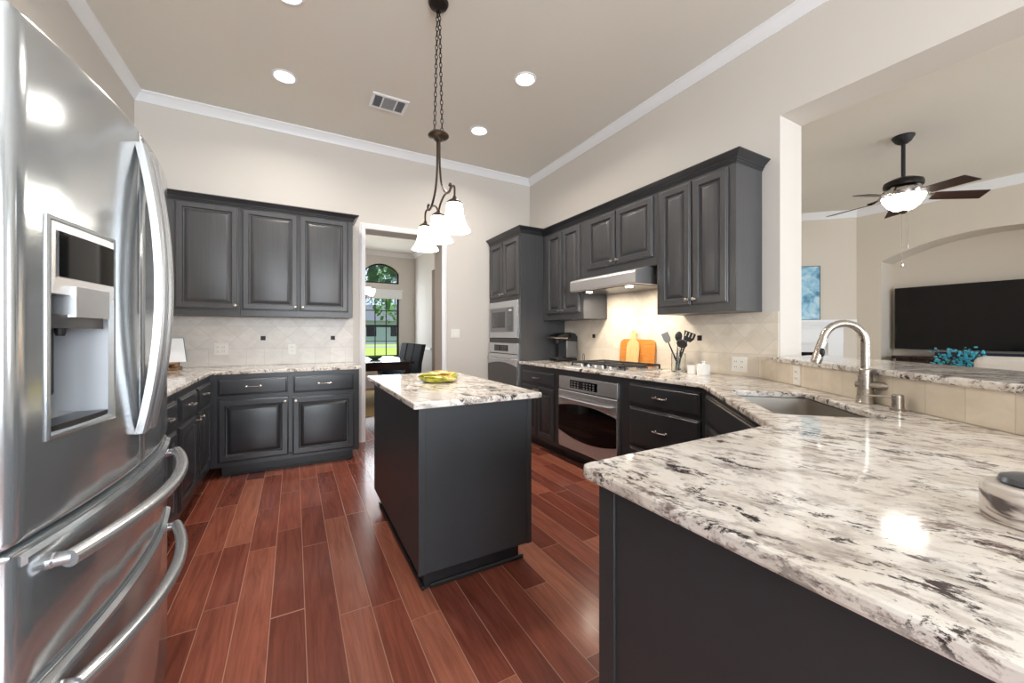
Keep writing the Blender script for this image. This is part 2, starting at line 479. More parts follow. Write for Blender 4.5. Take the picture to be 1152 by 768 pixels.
def make(name, mb, mat, parent=None, world=False, smooth=25, loc=None, rotz=0):
    me = bpy.data.meshes.new(name)
    bmesh.ops.recalc_face_normals(mb.bm, faces=mb.bm.faces[:])
    if parent is not None and world: mb.xf(world_mat(parent).inverted())
    if loc is not None and world: mb.xf((Matrix.Translation(loc) @ Matrix.Rotation(rotz, 4, 'Z')).inverted())
    boxy = mb.boxy
    mb.bm.to_mesh(me); mb.bm.free()
    me.materials.append(M[mat] if isinstance(mat, str) else mat)
    me.set_sharp_from_angle(angle=math.radians(smooth))
    for p in me.polygons: p.use_smooth = not (boxy and p.area > .003)
    o = bpy.data.objects.new(name, me); COL.objects.link(o)
    if parent is not None: o.parent = parent
    if loc is not None: o.location = loc; o.rotation_euler.z = rotz
    return o
def tag(o, label, cat, group=None):
    o['label'] = label; o['category'] = cat
    if group: o['group'] = group
    return o
def thing(name, label, cat, loc=(0, 0, 0), rotz=0, group=None):
    o = bpy.data.objects.new(name, None); COL.objects.link(o); o.empty_display_size = .1
    o.location = loc; o.rotation_euler = (0, 0, rotz)
    return tag(o, label, cat, group)
def struct(name, mb, mat, smooth=25):
    o = make(name, mb, mat, smooth=smooth); o['kind'] = 'structure'; return o
def copy_tree(o, parent=None):
    c = o.copy(); COL.objects.link(c)
    if parent is not None: c.parent = parent
    for ch in [q for q in bpy.data.objects if q.parent == o]: copy_tree(ch, c)
    return c

# ------------------------------------------------------------------ the room
XL, XR, YB, ZC = -1.248, 2.921, 4.682, 3.407
YR = -3.6                      # wall behind the camera
WT = .29                       # right wall thickness
YJ = 1.425                      # where the right wall ends at the opening
ZH = 2.735                     # underside of the header over the opening
DX0, DX1, DZ = .709, 1.618, 2.432   # opening to the dining room
YD0 = YB + .27                 # far face of the back wall
YD, XD, ZD = 9.2, 2.5, 3.11    # dining room
ZL, XT = 3.20, 7.85            # living room ceiling, tv wall
CT = .914; TH = .031           # worktop height, slab thickness

m = MB(); m.box(-3.2, YR, -.1, 8.6, 9.35, 0); struct('floor', m, 'floor')
m = MB(); m.prism([(XR + WT, YR), (XT + .5, YR), (XT + .5, 2.72), (XT - 1.49, 4.2), (XR + WT, 4.2)], .001, .012); struct('floor_living_bounce', m, 'bounce_carpet')  # cream layer added on the unseen living floor to bounce brighter, neutral light
m = MB(); m.box(XL - .15, YR - .15, ZC, XR + WT, YD0, ZC + .15); struct('ceiling', m, 'ceiling')
m = MB(); m.box(XL - .15, YR - .15, 0, XL, YD0, ZC); struct('wall_left', m, 'wall')
m = MB()
m.box(XL, YB, 0, DX0, YD0, ZC); m.box(DX1, YB, 0, XR + WT, YD0, ZC); m.box(DX0, YB, DZ, DX1, YD0, ZC)
struct('wall_back', m, 'wall')
m = MB(); m.box(XR, YJ, 0, XR + WT, YB, ZC, 0)
m.box(XR, YR, ZH, XR + WT, YJ, ZC)
m.box(XR, YR, 0, XR + WT, -2.4, ZH)
struct('wall_right', m, 'wall')
# wall behind the camera with window openings
def wall_with_windows(name, x0, x1, y0, y1, z1, wins, zs, zt, mat):
    m = MB(); xs = x0
    for a, b in wins:
        m.box(xs, y0, 0, a, y1, z1); m.box(a, y0, 0, b, y1, zs); m.box(a, y0, zt, b, y1, z1); xs = b
    m.box(xs, y0, 0, x1, y1, z1)
    return struct(name, m, mat)
wall_with_windows('wall_rear', XL - .15, XR + WT, YR - .15, YR, ZC, WIN_REAR, .7, 2.4, 'wall')
wall_with_windows('wall_living_rear', XR + WT, XT + .6, YR - .15, YR, ZL + .2, WIN_LIV, .65, 2.55, 'wall_liv')

def window_unit(name, x0, x1, y, z0, z1, cols, rows, fw=.05, mat='trim', depth=.06):
    m = MB()
    m.box(x0, y, z0, x0 + fw, y + depth, z1); m.box(x1 - fw, y, z0, x1, y + depth, z1)
    m.box(x0 + fw, y, z0, x1 - fw, y + depth, z0 + fw); m.box(x0 + fw, y, z1 - fw, x1 - fw, y + depth, z1)
    zm = (z0 + z1) / 2; m.box(x0 + fw, y, zm - .025, x1 - fw, y + depth, zm + .025)
    for c in range(1, cols):
        xx = x0 + fw + (x1 - x0 - 2 * fw) * c / cols; m.box(xx - .009, y + .01, z0 + fw, xx + .009, y + depth - .01, z1 - fw)
    for r in range(1, rows):
        zz = z0 + (z1 - z0) * r / rows
        if abs(zz - zm) > .05: m.box(x0 + fw, y + .012, zz - .009, x1 - fw, y + depth - .012, zz + .009)
    f = struct(name, m, mat)
    g = MB(); g.box(x0 + fw, y + depth / 2 - .003, z0 + fw, x1 - fw, y + depth / 2 + .003, z1 - fw)
    p = make('window_pane', g, 'pane', f)
    return f
for i, (a, b) in enumerate(WIN_REAR): window_unit('window_%d' % (i + 3), a, b, YR - .11, .7, 2.4, 2, 4)
for i, (a, b) in enumerate(WIN_LIV): window_unit('window_%d' % (i + 5), a, b, YR - .11, .65, 2.55, 2, 4)

# crown moulding of the kitchen
CR = [(0, ZC - .088), (.008, ZC - .088), (.012, ZC - .074), (.030, ZC - .050), (.040, ZC - .030), (.056, ZC - .016), (.061, ZC - .012), (.061, ZC), (0, ZC)]
m = MB(); m.sweep([(XL, YR), (XL, YB), (XR, YB), (XR, YR)], CR, False); struct('trim_1', m, 'trim')
# casing of the dining opening
m = MB(); cw = .062
CP = [(0, 0), (0, -.012), (.010, -.018), (.045, -.022), (.055, -.012), (.062, -.010), (.062, 0)]
ringA = [(DX0 - o, YB + d, 0) for o, d in CP]; ringB = [(DX0 - o, YB + d, DZ + o) for o, d in CP]
ringC = [(DX1 + o, YB + d, DZ + o) for o, d in CP]; ringD = [(DX1 + o, YB + d, 0) for o, d in CP]
m.rings([ringA, ringB, ringC, ringD]); struct('trim_2', m, 'trim')
# baseboards
m = MB(); m.box(DX1 + .063, YB - .014, 0, 2.27, YB, .10); struct('baseboard_back', m, 'trim')

# ---------------- dining room shell
m = MB(); m.box(-1.6, YD0, ZD, XD + .15, YD + .15, ZD + .12); struct('ceiling_dining', m, 'ceiling')
wx0, wx1, wz0, wz1, az0, azs, azt = 1.335, 2.14, .70, 2.12, 2.385, 2.62, 2.84
m = MB()
m.box(-1.6, YD, 0, wx0, YD + .15, ZD); m.box(wx1, YD, 0, XD + .15, YD + .15, ZD)
m.box(wx0, YD, 0, wx1, YD + .15, wz0); m.box(wx0, YD, wz1, wx1, YD + .15, az0)
def arch_z(x):   # segmental head
    c = (wx0 + wx1) / 2; h = (wx1 - wx0) / 2; rise = azt - azs; R = (h * h + rise * rise) / (2 * rise)
    return azt - R + math.sqrt(max(R * R - (x - c) ** 2, 0))
N = 20; xs = [wx0 + (wx1 - wx0) * i / N for i in range(N + 1)]
m.rings([[(x, YD, arch_z(x)), (x, YD + .15, arch_z(x)), (x, YD + .15, ZD), (x, YD, ZD)] for x in xs])
struct('wall_dining_back', m, 'wall')
m = MB()
oy0, oy1, oz = 6.9, 7.85, 2.55
m.box(XD, YD0, 0, XD + .15, oy0, ZD); m.box(XD, oy1, 0, XD + .15, YD, ZD); m.box(XD, oy0, oz, XD + .15, oy1, ZD)
m.box(XD + .15, oy0 - .1, 0, XD + .20, oy1 + .1, oz + .1)
struct('wall_dining_right', m, 'wall')
m = MB(); m.box(-1.75, YD0, 0, -1.6, YD + .15, ZD); struct('wall_dining_left', m, 'wall')
DCR = [(0, ZD - .10), (.012, ZD - .095), (.03, ZD - .06), (.06, ZD - .02), (.07, ZD), (0, ZD)]
m = MB(); m.sweep([(-1.6, YD0), (-1.6, YD), (XD, YD), (XD, YD0)], DCR); struct('trim_3', m, 'trim')
m = MB(); m.box(XD - .02, oy1 + .05, .89, XD, YD, .935); m.box(wx1 + .06, YD - .02, .89, XD - .02, YD, .935); struct('trim_4', m, 'trim')
# arched window and sash window with dark frames
m = MB(); fw = .035
m.box(wx0, YD + .05, az0, wx1, YD + .10, az0 + fw)
m.rings([[(x, YD + .05, arch_z(x) - fw), (x, YD + .10, arch_z(x) - fw), (x, YD + .10, arch_z(x)), (x, YD + .05, arch_z(x))] for x in xs])
m.box(wx0, YD + .05, az0 + fw, wx0 + fw, YD + .10, azs); m.box(wx1 - fw, YD + .05, az0 + fw, wx1, YD + .10, azs)
w2 = struct('window_2', m, 'black_matte')
g = MB(); g.rings([[(x, YD + .072, az0 + fw), (x, YD + .078, az0 + fw), (x, YD + .078, arch_z(x) - fw), (x, YD + .072, arch_z(x) - fw)] for x in xs[1:-1]]); make('window_pane', g, 'pane', w2)
w1 = window_unit('window_1', wx0, wx1, YD + .05, wz0, wz1, 3, 4, .035, 'black_matte', .05)
m = MB(); m.box(wx0 - .06, YD - .05, 2.035, wx1 + .06, YD, 2.235, .006); m.box(wx0 - .08, YD - .06, 2.215, wx1 + .08, YD, 2.245, .004)
tag(make('window_valance', m, 'trim', loc=(1.74, YD, 2.035), world=True), 'white valance box across the head of the dining room window', 'valance')

# ---------------- living room shell
CX, CY = XT, 2.71                       # corner where the tv wall meets the fireplace wall
TX, TY = CX - 2.1 * .7071, CY + 2.1 * .7071
m = MB(); m.box(XR + WT, YR - .15, ZL, XT + .7, 5.0, ZL + .25); struct('ceiling_living', m, 'ceiling')
NY0, NY1, ND = .22, 2.412, .46          # tv niche
ns, na = 2.33, 2.60
def niche_z(y):
    c = (NY0 + NY1) / 2; h = (NY1 - NY0) / 2; rise = na - ns; R = (h * h + rise * rise) / (2 * rise)
    return na - R + math.sqrt(max(R * R - (y - c) ** 2, 0))
m = MB()
m.box(XT, NY1, 0, XT + ND + .1, CY + .05, ZL); m.box(XT, YR - .15, 0, XT + ND + .1, NY0, ZL)
m.box(XT + ND, NY0, 0, XT + ND + .1, NY1, ZL)
ys = [NY0 + (NY1 - NY0) * i / 32 for i in range(33)]
m.rings([[(XT, y, niche_z(y)), (XT + ND, y, niche_z(y)), (XT + ND, y, ZL), (XT, y, ZL)] for y in ys])
struct('wall_living_tv', m, 'wall_liv')
def diag(t, d, z): return (CX - .7071 * t - .7071 * d, CY + .7071 * t - .7071 * d, z)
def dbox(m, t0, t1, d0, d1, z0, z1):
    m.rings([[diag(t0, d0, z0), diag(t1, d0, z0), diag(t1, d1, z0), diag(t0, d1, z0)], [diag(t0, d0, z1), diag(t1, d0, z1), diag(t1, d1, z1), diag(t0, d1, z1)]])
    return m
m = MB(); dbox(m, 0, 2.1, 0, -.12, 0, ZL); struct('wall_living_fireplace', m, 'wall_liv')
m = MB(); m.box(XR + WT, TY, 0, TX + .1, TY + .12, ZL); struct('wall_living_back', m, 'wall_liv')
LCR = [(0, ZL - .11), (.012, ZL - .105), (.03, ZL - .06), (.07, ZL - .02), (.08, ZL), (0, ZL)]
m = MB(); m.sweep([(XR + WT, TY), (TX, TY), (CX, CY), (XT, YR)], LCR); struct('trim_5', m, 'trim')
m = MB(); m.sweep([(XT, CY), (XT, NY1)], [(0, 0), (.014, 0), (.014, .12), (0, .13)]); struct('baseboard_living', m, 'trim')

# ------------------------------------------------------------------ half wall with tile, bar top
BD = Vector((-.596, -.803)); BN = Vector((-.803, .596))     # along the bar towards the camera side; out to the kitchen
B0 = Vector((2.921, 1.56))
Lbar = 2.95
def bar(s_, o): p = B0 + BD * s_ + BN * o; return (p.x, p.y)
m = MB(); m.prism([bar(0.16, -.012), bar(Lbar, -.012), bar(Lbar, -.14), bar(.16, -.14)], 0, 1.041); struct('wall_bar', m, 'wall')
m = MB(); m.prism([bar(.0, 0), bar(Lbar, 0), bar(Lbar, -.012), bar(.0, -.012)], CT, 1.042); struct('wall_bar_tile', m, 'tile_bar')
m = MB()
fr = Vector((2.822, 1.447))
def bt(s_, o): p = fr + BD * s_ + BN * o; return (p.x, p.y)
m.prism([(2.822, 1.447), (2.919, 1.447), (2.919, YJ - .004), bt(-.33, -.52), bt(2.72, -.52), bt(2.72, 0)], 1.042, 1.073, .008, 2)
tag(make('bar_top', m, 'granite', loc=(2.3, .6, 1.042), world=True), 'raised white granite bar slab on the tiled half wall behind the sink', 'bar top')

# wall tiles
m = MB(); m.box(XL, YB - .010, CT, .578, YB, 1.392); struct('wall_back_tile', m, 'tile_back')
m = MB(); m.box(XR - .010, 1.432, CT, XR, 3.853, 1.384); m.box(XR - .010, 2.187, 1.384, XR, 3.108, 1.794); struct('wall_right_tile', m, 'tile_right')
def accent(label, c, ax):
    m = MB(); s_ = .021
    if ax == 'y':
        m.rectloops(2 * s_, 2 * s_, -s_, -s_, [(0, 0), (0, -.003), (.004, -.006), (.012, -.006), (.015, -.003)])
        o = make('tile_accent', m, 'bronze_dark', loc=c)
    else:
        m.rectloops(2 * s_, 2 * s_, -s_, -s_, [(0, 0), (0, -.003), (.004, -.006), (.012, -.006), (.015, -.003)])
        o = make('tile_accent', m, 'bronze_dark', loc=c, rotz=-PI / 2)
    tag(o, label, 'tile', 'bronze accent tiles in the splashbacks'); return o
accent('small bronze accent tile above the left drawer of the back worktop', (-.275, YB - .010, 1.185), 'y')
accent('small bronze accent tile on the back splashback nearest the dining opening', (.370, YB - .010, 1.185), 'y')
accent('small bronze accent tile between the coffee maker and the cutting boards', (XR - .010, 3.319, 1.205), 'x')
accent('small bronze accent tile on the wall just right of the cooking utensils', (XR - .010, 2.026, 1.195), 'x')

# ------------------------------------------------------------------ cabinet parts (local frame: x along the front, y into the cabinet, z up)
DOOR = [(0, 0), (0, -.010), (.003, -.014), (.009, -.0155), (.013, -.020), (.050, -.020), (.053, -.017), (.057, -.004), (.064, -.003), (.067, -.005), (.092, -.018), (.096, -.019)]
DRAWER = [(0, 0), (0, -.009), (.004, -.013), (.010, -.014), (.016, -.0195), (.022, -.020)]
def add_knob(parent, x, y, z):
    m = MB(); m.lathe([(.010, 0), (.010, -.002), (.0055, -.004), (.005, -.014), (.011, -.018), (.0145, -.023), (.013, -.027), (.006, -.029), (0, -.029)], (x, y, z), 16, 'y')
    return make('knob', m, 'nickel', parent)
def add_pull(parent, x, y, z, w=.115, mat='chrome'):
    m = MB(); h = w / 2; pts = []
    for i in range(13):
        a = -1 + 2 * i / 12; pts.append((x + a * h, y - .022 - .010 * (1 - a * a), z))
    m.tube(pts, [.0055 if 0 < i < 12 else .0045 for i in range(13)], 8)
    for sx in (-1, 1):
        m.lathe([(.0085, 0), (.0085, -.002), (.005, -.005), (.005, -.020), (.0075, -.023), (.0075, -.027), (0, -.028)], (x + sx * (h - .012), y, z), 12, 'y')
    return make('pull_handle', m, mat, parent)
def add_door(parent, x0, x1, z0, z1, knob=None, mat='cab', hinge=None, name='door'):
    m = MB(); m.rectloops(x1 - x0, z1 - z0, x0, z0, DOOR)
    d = make(name, m, mat, parent, smooth=25)
    if knob: add_knob(d, knob[0], -.020, knob[1])
    if hinge is not None:
        for zz in (z0 + .09, z1 - .09):
            m = MB(); m.tube([(hinge, -.012, zz - .022), (hinge, -.012, zz + .022)], .005, 8); make('hinge', m, 'steel', d)
    return d
def add_drawer(parent, x0, x1, z0, z1, pull=True, mat='cab', w=.115):
    m = MB(); m.rectloops(x1 - x0, z1 - z0, x0, z0, DRAWER)
    d = make('drawer', m, mat, parent, smooth=25)
    if pull: add_pull(d, (x0 + x1) / 2, -.020, (z0 + z1) / 2, w)
    return d
def crown_prof(z0, z1):
    h = z1 - z0
    return [(-.02, z0), (.004, z0), (.004, z0 + .10 * h), (.010, z0 + .16 * h), (.010, z0 + .28 * h), (.018, z0 + .34 * h), (.018, z0 + .46 * h), (.026, z0 + .55 * h), (.040, z0 + .74 * h), (.052, z0 + .86 * h), (.056, z0 + .88 * h), (.056, z1), (-.02, z1)]

# ---------------- wall cabinets on the back wall
zb, zt, zc = 1.396, 2.385, 2.462
def wall_unit(name, label, loc, rotz, w, d, z0, z1, doors, mat='cab_up', group=None, crown=None, rail=.0, side=None):
    """doors: list of (x0, x1, z0, z1, knob)"""
    t = thing(name, label, 'cabinet', loc, rotz, group)
    m = MB(); m.box(0, 0, z0, w, d, z1, .002, 1)
    make('body', m, mat, t)
    for q in doors: add_door(t, *q[:4], knob=q[4], mat=mat)
    if crown:
        m = MB(); m.sweep(crown[0], crown_prof(crown[1], crown[2])); make('crown', m, 'cab', t)  # same paint as the cabinet; the darker tone puts shade into the crown's colour
    return t
FB = YB - .33                    # face of the back uppers
k = .012
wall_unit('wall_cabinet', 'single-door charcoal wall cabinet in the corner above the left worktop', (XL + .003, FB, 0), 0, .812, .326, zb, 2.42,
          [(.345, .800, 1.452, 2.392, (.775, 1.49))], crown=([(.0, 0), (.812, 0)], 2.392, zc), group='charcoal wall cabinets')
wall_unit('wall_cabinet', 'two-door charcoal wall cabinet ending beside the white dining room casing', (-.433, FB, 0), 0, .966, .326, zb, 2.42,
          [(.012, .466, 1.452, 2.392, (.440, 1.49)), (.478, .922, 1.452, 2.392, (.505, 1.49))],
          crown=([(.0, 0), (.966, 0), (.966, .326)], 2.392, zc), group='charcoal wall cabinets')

# ---------------- wall cabinets on the right wall (local x runs from the back wall towards the camera)
FX = XR - .33
def rw(y): return (FX, y, 0)
Q = -PI / 2
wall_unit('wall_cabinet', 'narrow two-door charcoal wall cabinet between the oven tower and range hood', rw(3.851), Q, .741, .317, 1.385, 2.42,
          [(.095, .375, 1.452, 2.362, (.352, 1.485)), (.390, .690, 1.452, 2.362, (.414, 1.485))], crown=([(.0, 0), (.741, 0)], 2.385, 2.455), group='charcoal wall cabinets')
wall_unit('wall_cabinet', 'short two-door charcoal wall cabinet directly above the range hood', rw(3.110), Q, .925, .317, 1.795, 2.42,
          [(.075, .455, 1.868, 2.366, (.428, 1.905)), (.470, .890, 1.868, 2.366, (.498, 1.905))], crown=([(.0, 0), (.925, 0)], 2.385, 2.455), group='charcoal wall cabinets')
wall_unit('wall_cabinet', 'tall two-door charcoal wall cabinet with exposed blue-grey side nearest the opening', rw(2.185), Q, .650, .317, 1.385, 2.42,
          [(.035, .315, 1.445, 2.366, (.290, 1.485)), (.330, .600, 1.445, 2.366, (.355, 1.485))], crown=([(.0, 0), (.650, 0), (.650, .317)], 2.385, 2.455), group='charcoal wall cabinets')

# ---------------- range hood
t = thing('range_hood', 'stainless steel range hood under the short wall cabinet over the cooktop', 'range hood', (2.70, 2.68, 1.64))
m = MB(); y0, y1 = 2.255, 3.108
sec = [(2.909, 1.645), (2.425, 1.645), (2.415, 1.655), (2.415, 1.735), (2.425, 1.752), (2.56, 1.790), (2.909, 1.790)]
m.rings([[(x, y0, z) for x, z in sec], [(x, y1, z) for x, z in sec]]); make('canopy', m, 'hood_steel', t, True, smooth=20)
m = MB(); m.box(2.46, y0 + .05, 1.6385, 2.86, y1 - .05, 1.6445); make('filter_panel', m, 'steel_dark', t, True)
for yy in (2.42, 2.94):
    m = MB(); m.lathe([(.03, 0), (.03, -.006), (.024, -.008), (0, -.008)], (2.52, yy, 1.6385), 16); make('lamp', m, 'hood_lamp', t, True)
    o = light('hood_light', 'AREA', (2.56 - 2.70, yy - 2.68, -.016), 4.2, (1, .88, .72), (0, math.radians(-18), 0), .10, spread=150, parent=t)

# ---------------- oven tower
TXF = 2.285
t = thing('oven_tower', 'tall charcoal oven tower cabinet in the back right corner', 'cabinet', (TXF, YB - .003, 0), Q)
tw, td = .824, XR - TXF - .003
m = MB()
m.box(0, 0, .10, .05, td, 2.42); m.box(tw - .05, 0, .10, tw, td, 2.42)
m.box(.05, 0, 1.645, tw - .05, td, 2.42); m.box(.05, 0, 1.118, tw - .05, td, 1.168); m.box(.05, 0, .10, tw - .05, td, .472)
m.box(.05, td - .02, .47, tw - .05, td, 1.65)
make('body', m, 'cab_up', t)
m = MB(); m.box(.0, .07, 0, tw, td, .10); make('toe_kick', m, 'kick', t)
add_door(t, .03, .395, 1.685, 2.372, (.368, 1.722), 'cab_up'); add_door(t, .407, .790, 1.685, 2.372, (.434, 1.722), 'cab_up')
add_drawer(t, .03, .79, .14, .44)
m = MB(); m.sweep([(0, 0), (tw, 0), (tw, td - .32)], crown_prof(2.392, 2.468)); make('crown', m, 'cab', t)  # tower crown likewise: shade painted in with the darker cabinet tone

t = thing('microwave', 'stainless built-in microwave in the oven tower', 'microwave', (TXF, YB - .003, 1.168), Q)
m = MB(); m.box(.053, -.001, .001, tw - .053, .40, .476); make('body', m, 'black_matte', t)
m = MB()
x0, x1 = .03, .775
m.rectloops(x1 - x0, .455, x0, .01, [(0, 0), (0, -.016), (.004, -.020)]); fr_ = make('trim_frame', m, 'steel', t)
m = MB(); m.rectloops(.60, .30, .075, .085, [(0, -.018), (0, -.026), (.004, -.029)]); d = make('door', m, 'plastic_grey', t)
m = MB(); m.rectloops(.36, .20, .13, .135, [(0, -.0285), (.003, -.0295)]); make('window', m, 'glass_grey', d)
m = MB(); m.rectloops(.13, .285, .545, .092, [(0, -.0285), (.003, -.0300)]); cp_ = make('control_panel', m, 'steel_dark', t)
m = MB(); m.rectloops(.075, .022, .58, .335, [(0, -.030), (.002, -.0305)]); make('display', m, 'white_plastic', cp_)
for r in range(4):
    for c in range(3):
        m = MB(); m.rectloops(.020, .022, .572 + c * .030, .165 + r * .036, [(0, -.030), (.003, -.0315)]); make('button', m, 'plastic_grey', cp_)

def oven(name, label, loc, x0, x1, z0, z1, ctl, tower=False):
    """wall oven: control panel over a door with an arched window"""
    t = thing(name, label, 'oven', loc, Q); w = x1 - x0
    m = MB(); m.box(x0 + .024, -.002, z0 + .005, x1 - .024, .53, z1 - .005); make('body', m, 'black_matte', t)
    m = MB(); m.rectloops(w, ctl, x0, z1 - ctl, [(0, 0), (0, -.022), (.004, -.027)]); c = make('control_panel', m, 'steel', t)
    px0, px1 = x0 + w * .22, x0 + w * .70
    m = MB(); m.rectloops(px1 - px0, ctl * .60, px0, z1 - ctl * .80, [(0, -.026), (.002, -.0285)]); dp = make('display', m, 'glass_dark', c)
    random.seed(3)
    for r in range(3):
        for q in range(8):
            if q == 3: continue
            xx = px0 + .02 + q * (px1 - px0 - .04) / 8; zz = z1 - ctl * .74 + r * ctl * .17
            pm = MB(); pm.rectloops(.022, .010, xx, zz, [(0, -.0284), (.001, -.0290)]); make('touch_key', pm, 'plastic_grey', c)
    # door: steel with a lens-shaped dark window
    dz1 = z1 - ctl - .006; h = dz1 - z0
    m = MB(); m.rectloops(w, h, x0, z0, [(0, 0), (0, -.028), (.005, -.034)]); d = make('door', m, 'steel', t)
    n = 22; top = []; bot = []
    for i in range(n + 1):
        a = -1 + 2 * i / n; xx = x0 + w / 2 + a * (w / 2 - .004)
        top.append((xx, z0 + h * (.72 + .08 * (1 - a * a)))); bot.append((xx, z0 + h * (.29 - .10 * (1 - a * a))))
    m = MB()
    if tower: bot = [(x, z0 + .02) for x, _ in bot]
    ring = bot + top[::-1]
    m.rings([[(x, -.0335, z) for x, z in ring], [(x, -.0365, z) for x, z in ring]]); make('window', m, 'glass_dark' if not tower else 'glass_grey', d)
    m = MB(); zz = z0 + h * .875; pts = []
    for i in range(17):
        a = -1 + 2 * i / 16; pts.append((x0 + w / 2 + a * w * .43, -.060 - .016 * (1 - a * a), zz))
    m.tube(pts, .011, 12)
    for sx in (-1, 1):
        m.tube([(x0 + w / 2 + sx * w * .42, -.033, zz), (x0 + w / 2 + sx * w * .42, -.062, zz)], .010, 10)
    make('handle', m, 'steel', d)
    return t
oven('wall_oven', 'stainless wall oven below the microwave in the tower', (TXF, YB - .003, 0), .028, .790, .475, 1.118, .13, True)

# ---------------- base cabinets, right run
FR = 2.285                       # cabinet face
def base_unit(label, loc, rotz, w, d, kick=.075, name='base_cabinet', mat='cab', z1=.882, open_front=None, kx=(0, 0), group='charcoal base cabinets'):
    t = thing(name, label, 'cabinet', loc, rotz, group)
    m = MB()
    if open_front:
        a, b, c_, e = open_front
        m.box(0, 0, .10, a, d, z1); m.box(b, 0, .10, w, d, z1); m.box(a, 0, .10, b, d, c_); m.box(a, 0, e, b, d, z1); m.box(a, d - .03, c_, b, d, e)
    else: m.box(0, 0, .10, w, d, z1)
    make('body', m, mat, t)
    m = MB(); m.box(kx[0], kick, 0, w - kx[1], d, .10); make('toe_kick', m, 'kick', t)
    m = MB(); m.box(kx[0], kick - .012, 0, w - kx[1], kick, .018, .004, 1); make('shoe_moulding', m, 'kick', t)
    return t
DR = XR - FR - .005
t = base_unit('charcoal base cabinet with one drawer over two doors beside the oven tower', (FR, 3.853, 0), Q, .748, DR)
add_drawer(t, .060, .662, .690, .826, w=.10)
add_door(t, .060, .355, .140, .665, (.332, .63)); add_door(t, .368, .662, .140, .665, (.392, .63))
t = base_unit('charcoal base cabinet that houses the lower oven under the cooktop', (FR, 3.103, 0), Q, .823, DR, open_front=(.03, .80, .135, .830))
oven('under_counter_oven', 'stainless oven with dark arched window under the cooktop', (FR, 3.103, 0), .022, .808, .150, .826, .125)
t = base_unit('charcoal three-drawer base cabinet right of the lower oven', (FR, 2.278, 0), Q, .735, DR)
add_drawer(t, .095, .700, .690, .850); add_drawer(t, .095, .700, .385, .668); add_drawer(t, .095, .700, .135, .362)

# diagonal sink cabinet; front line from P1 to P2
P2 = Vector((2.278, 1.540)); P1 = Vector((1.478, .692))
dv = (P1 - P2); wd = dv.length; ang = math.atan2(dv.y, dv.x)
t = base_unit('charcoal corner base cabinet set diagonally under the sink', (P2.x, P2.y, 0), ang, wd, .02, kick=.012)
add_drawer(t, .045, wd - .045, .690, .850, pull=False)
add_door(t, .045, wd / 2 - .006, .135, .668, (wd / 2 - .03, .635)); add_door(t, wd / 2 + .006, wd - .045, .135, .668, (wd / 2 + .03, .635))

# peninsula
t = thing('peninsula_cabinet', 'charcoal peninsula cabinet with plain end panel in the foreground', 'cabinet', (1.0, .2, 0))
m = MB(); m.prism([(.640, .692), (1.470, .692), (1.20, -.72), (.640, -.72)], .0, .882); make('body', m, 'cab_flat', t, True)
m = MB(); m.box(.634, .655, 0, .640, .705, .882, .001, 1); make('corner_trim', m, 'cab_flat', t, True)

# ---------------- worktops
def up(u, v):   # along the diagonal front (from the peninsula), into the corner
    U = Vector((.687, .727)); V = Vector((.727, -.687)); p = Vector((1.470, .725)) + U * u + V * v; return (p.x, p.y)
def rounded(u0, u1, v0, v1, r, n=6):
    out = []
    for cu, cv, a0 in ((u1 - r, v1 - r, 0), (u0 + r, v1 - r, 90), (u0 + r, v0 + r, 180), (u1 - r, v0 + r, 270)):
        for i in range(n + 1):
            a = math.radians(a0 + 90 * i / n); out.append(up(cu + r * math.cos(a), cv + r * math.sin(a)))
    return out
SU0, SU1, SV0, SV1 = .20, .86, .075, .455
def wpoint(s_): p = B0 + BD * s_; return (p.x, p.y)
def corner_round(p, a, b, r, n=5):
    P = Vector(p); A = (Vector(a) - P).normalized(); Bv = (Vector(b) - P).normalized()
    s0, s1 = P + A * r, P + Bv * r; return [tuple((s0 * (1 - t_) ** 2 + P * 2 * t_ * (1 - t_) + s1 * t_ ** 2)) for t_ in [i / n for i in range(n + 1)]]
m = MB()
poly = corner_round((.602, .743), (.602, 0), (1.4, .743), .035) + [(1.455, .743), (2.258, 1.553), (2.258, 3.853), (XR - .012, 3.853), (XR - .012, 1.585), wpoint(.05), wpoint(2.86), (.602, -.745)]
m.prism(poly, CT - TH, CT, .007, 2, holes=[rounded(SU0, SU1, SV0, SV1, .05)])
tag(make('worktop', m, 'granite', loc=(2.0, 1.0, CT - TH), world=True), 'white granite worktop running from the oven tower round the sink to the foreground', 'worktop')
m = MB()
poly = [(XL + .004, 1.91), (-.601, 1.91), (-.601, YB - .645), (.578, YB - .645), (.578, YB - .012), (XL + .004, YB - .012)]
m.prism(poly, CT - TH, CT, .007, 2)
tag(make('worktop', m, 'granite', loc=(-.5, 4.2, CT - TH), world=True), 'L-shaped white granite worktop along the left and back walls', 'worktop')

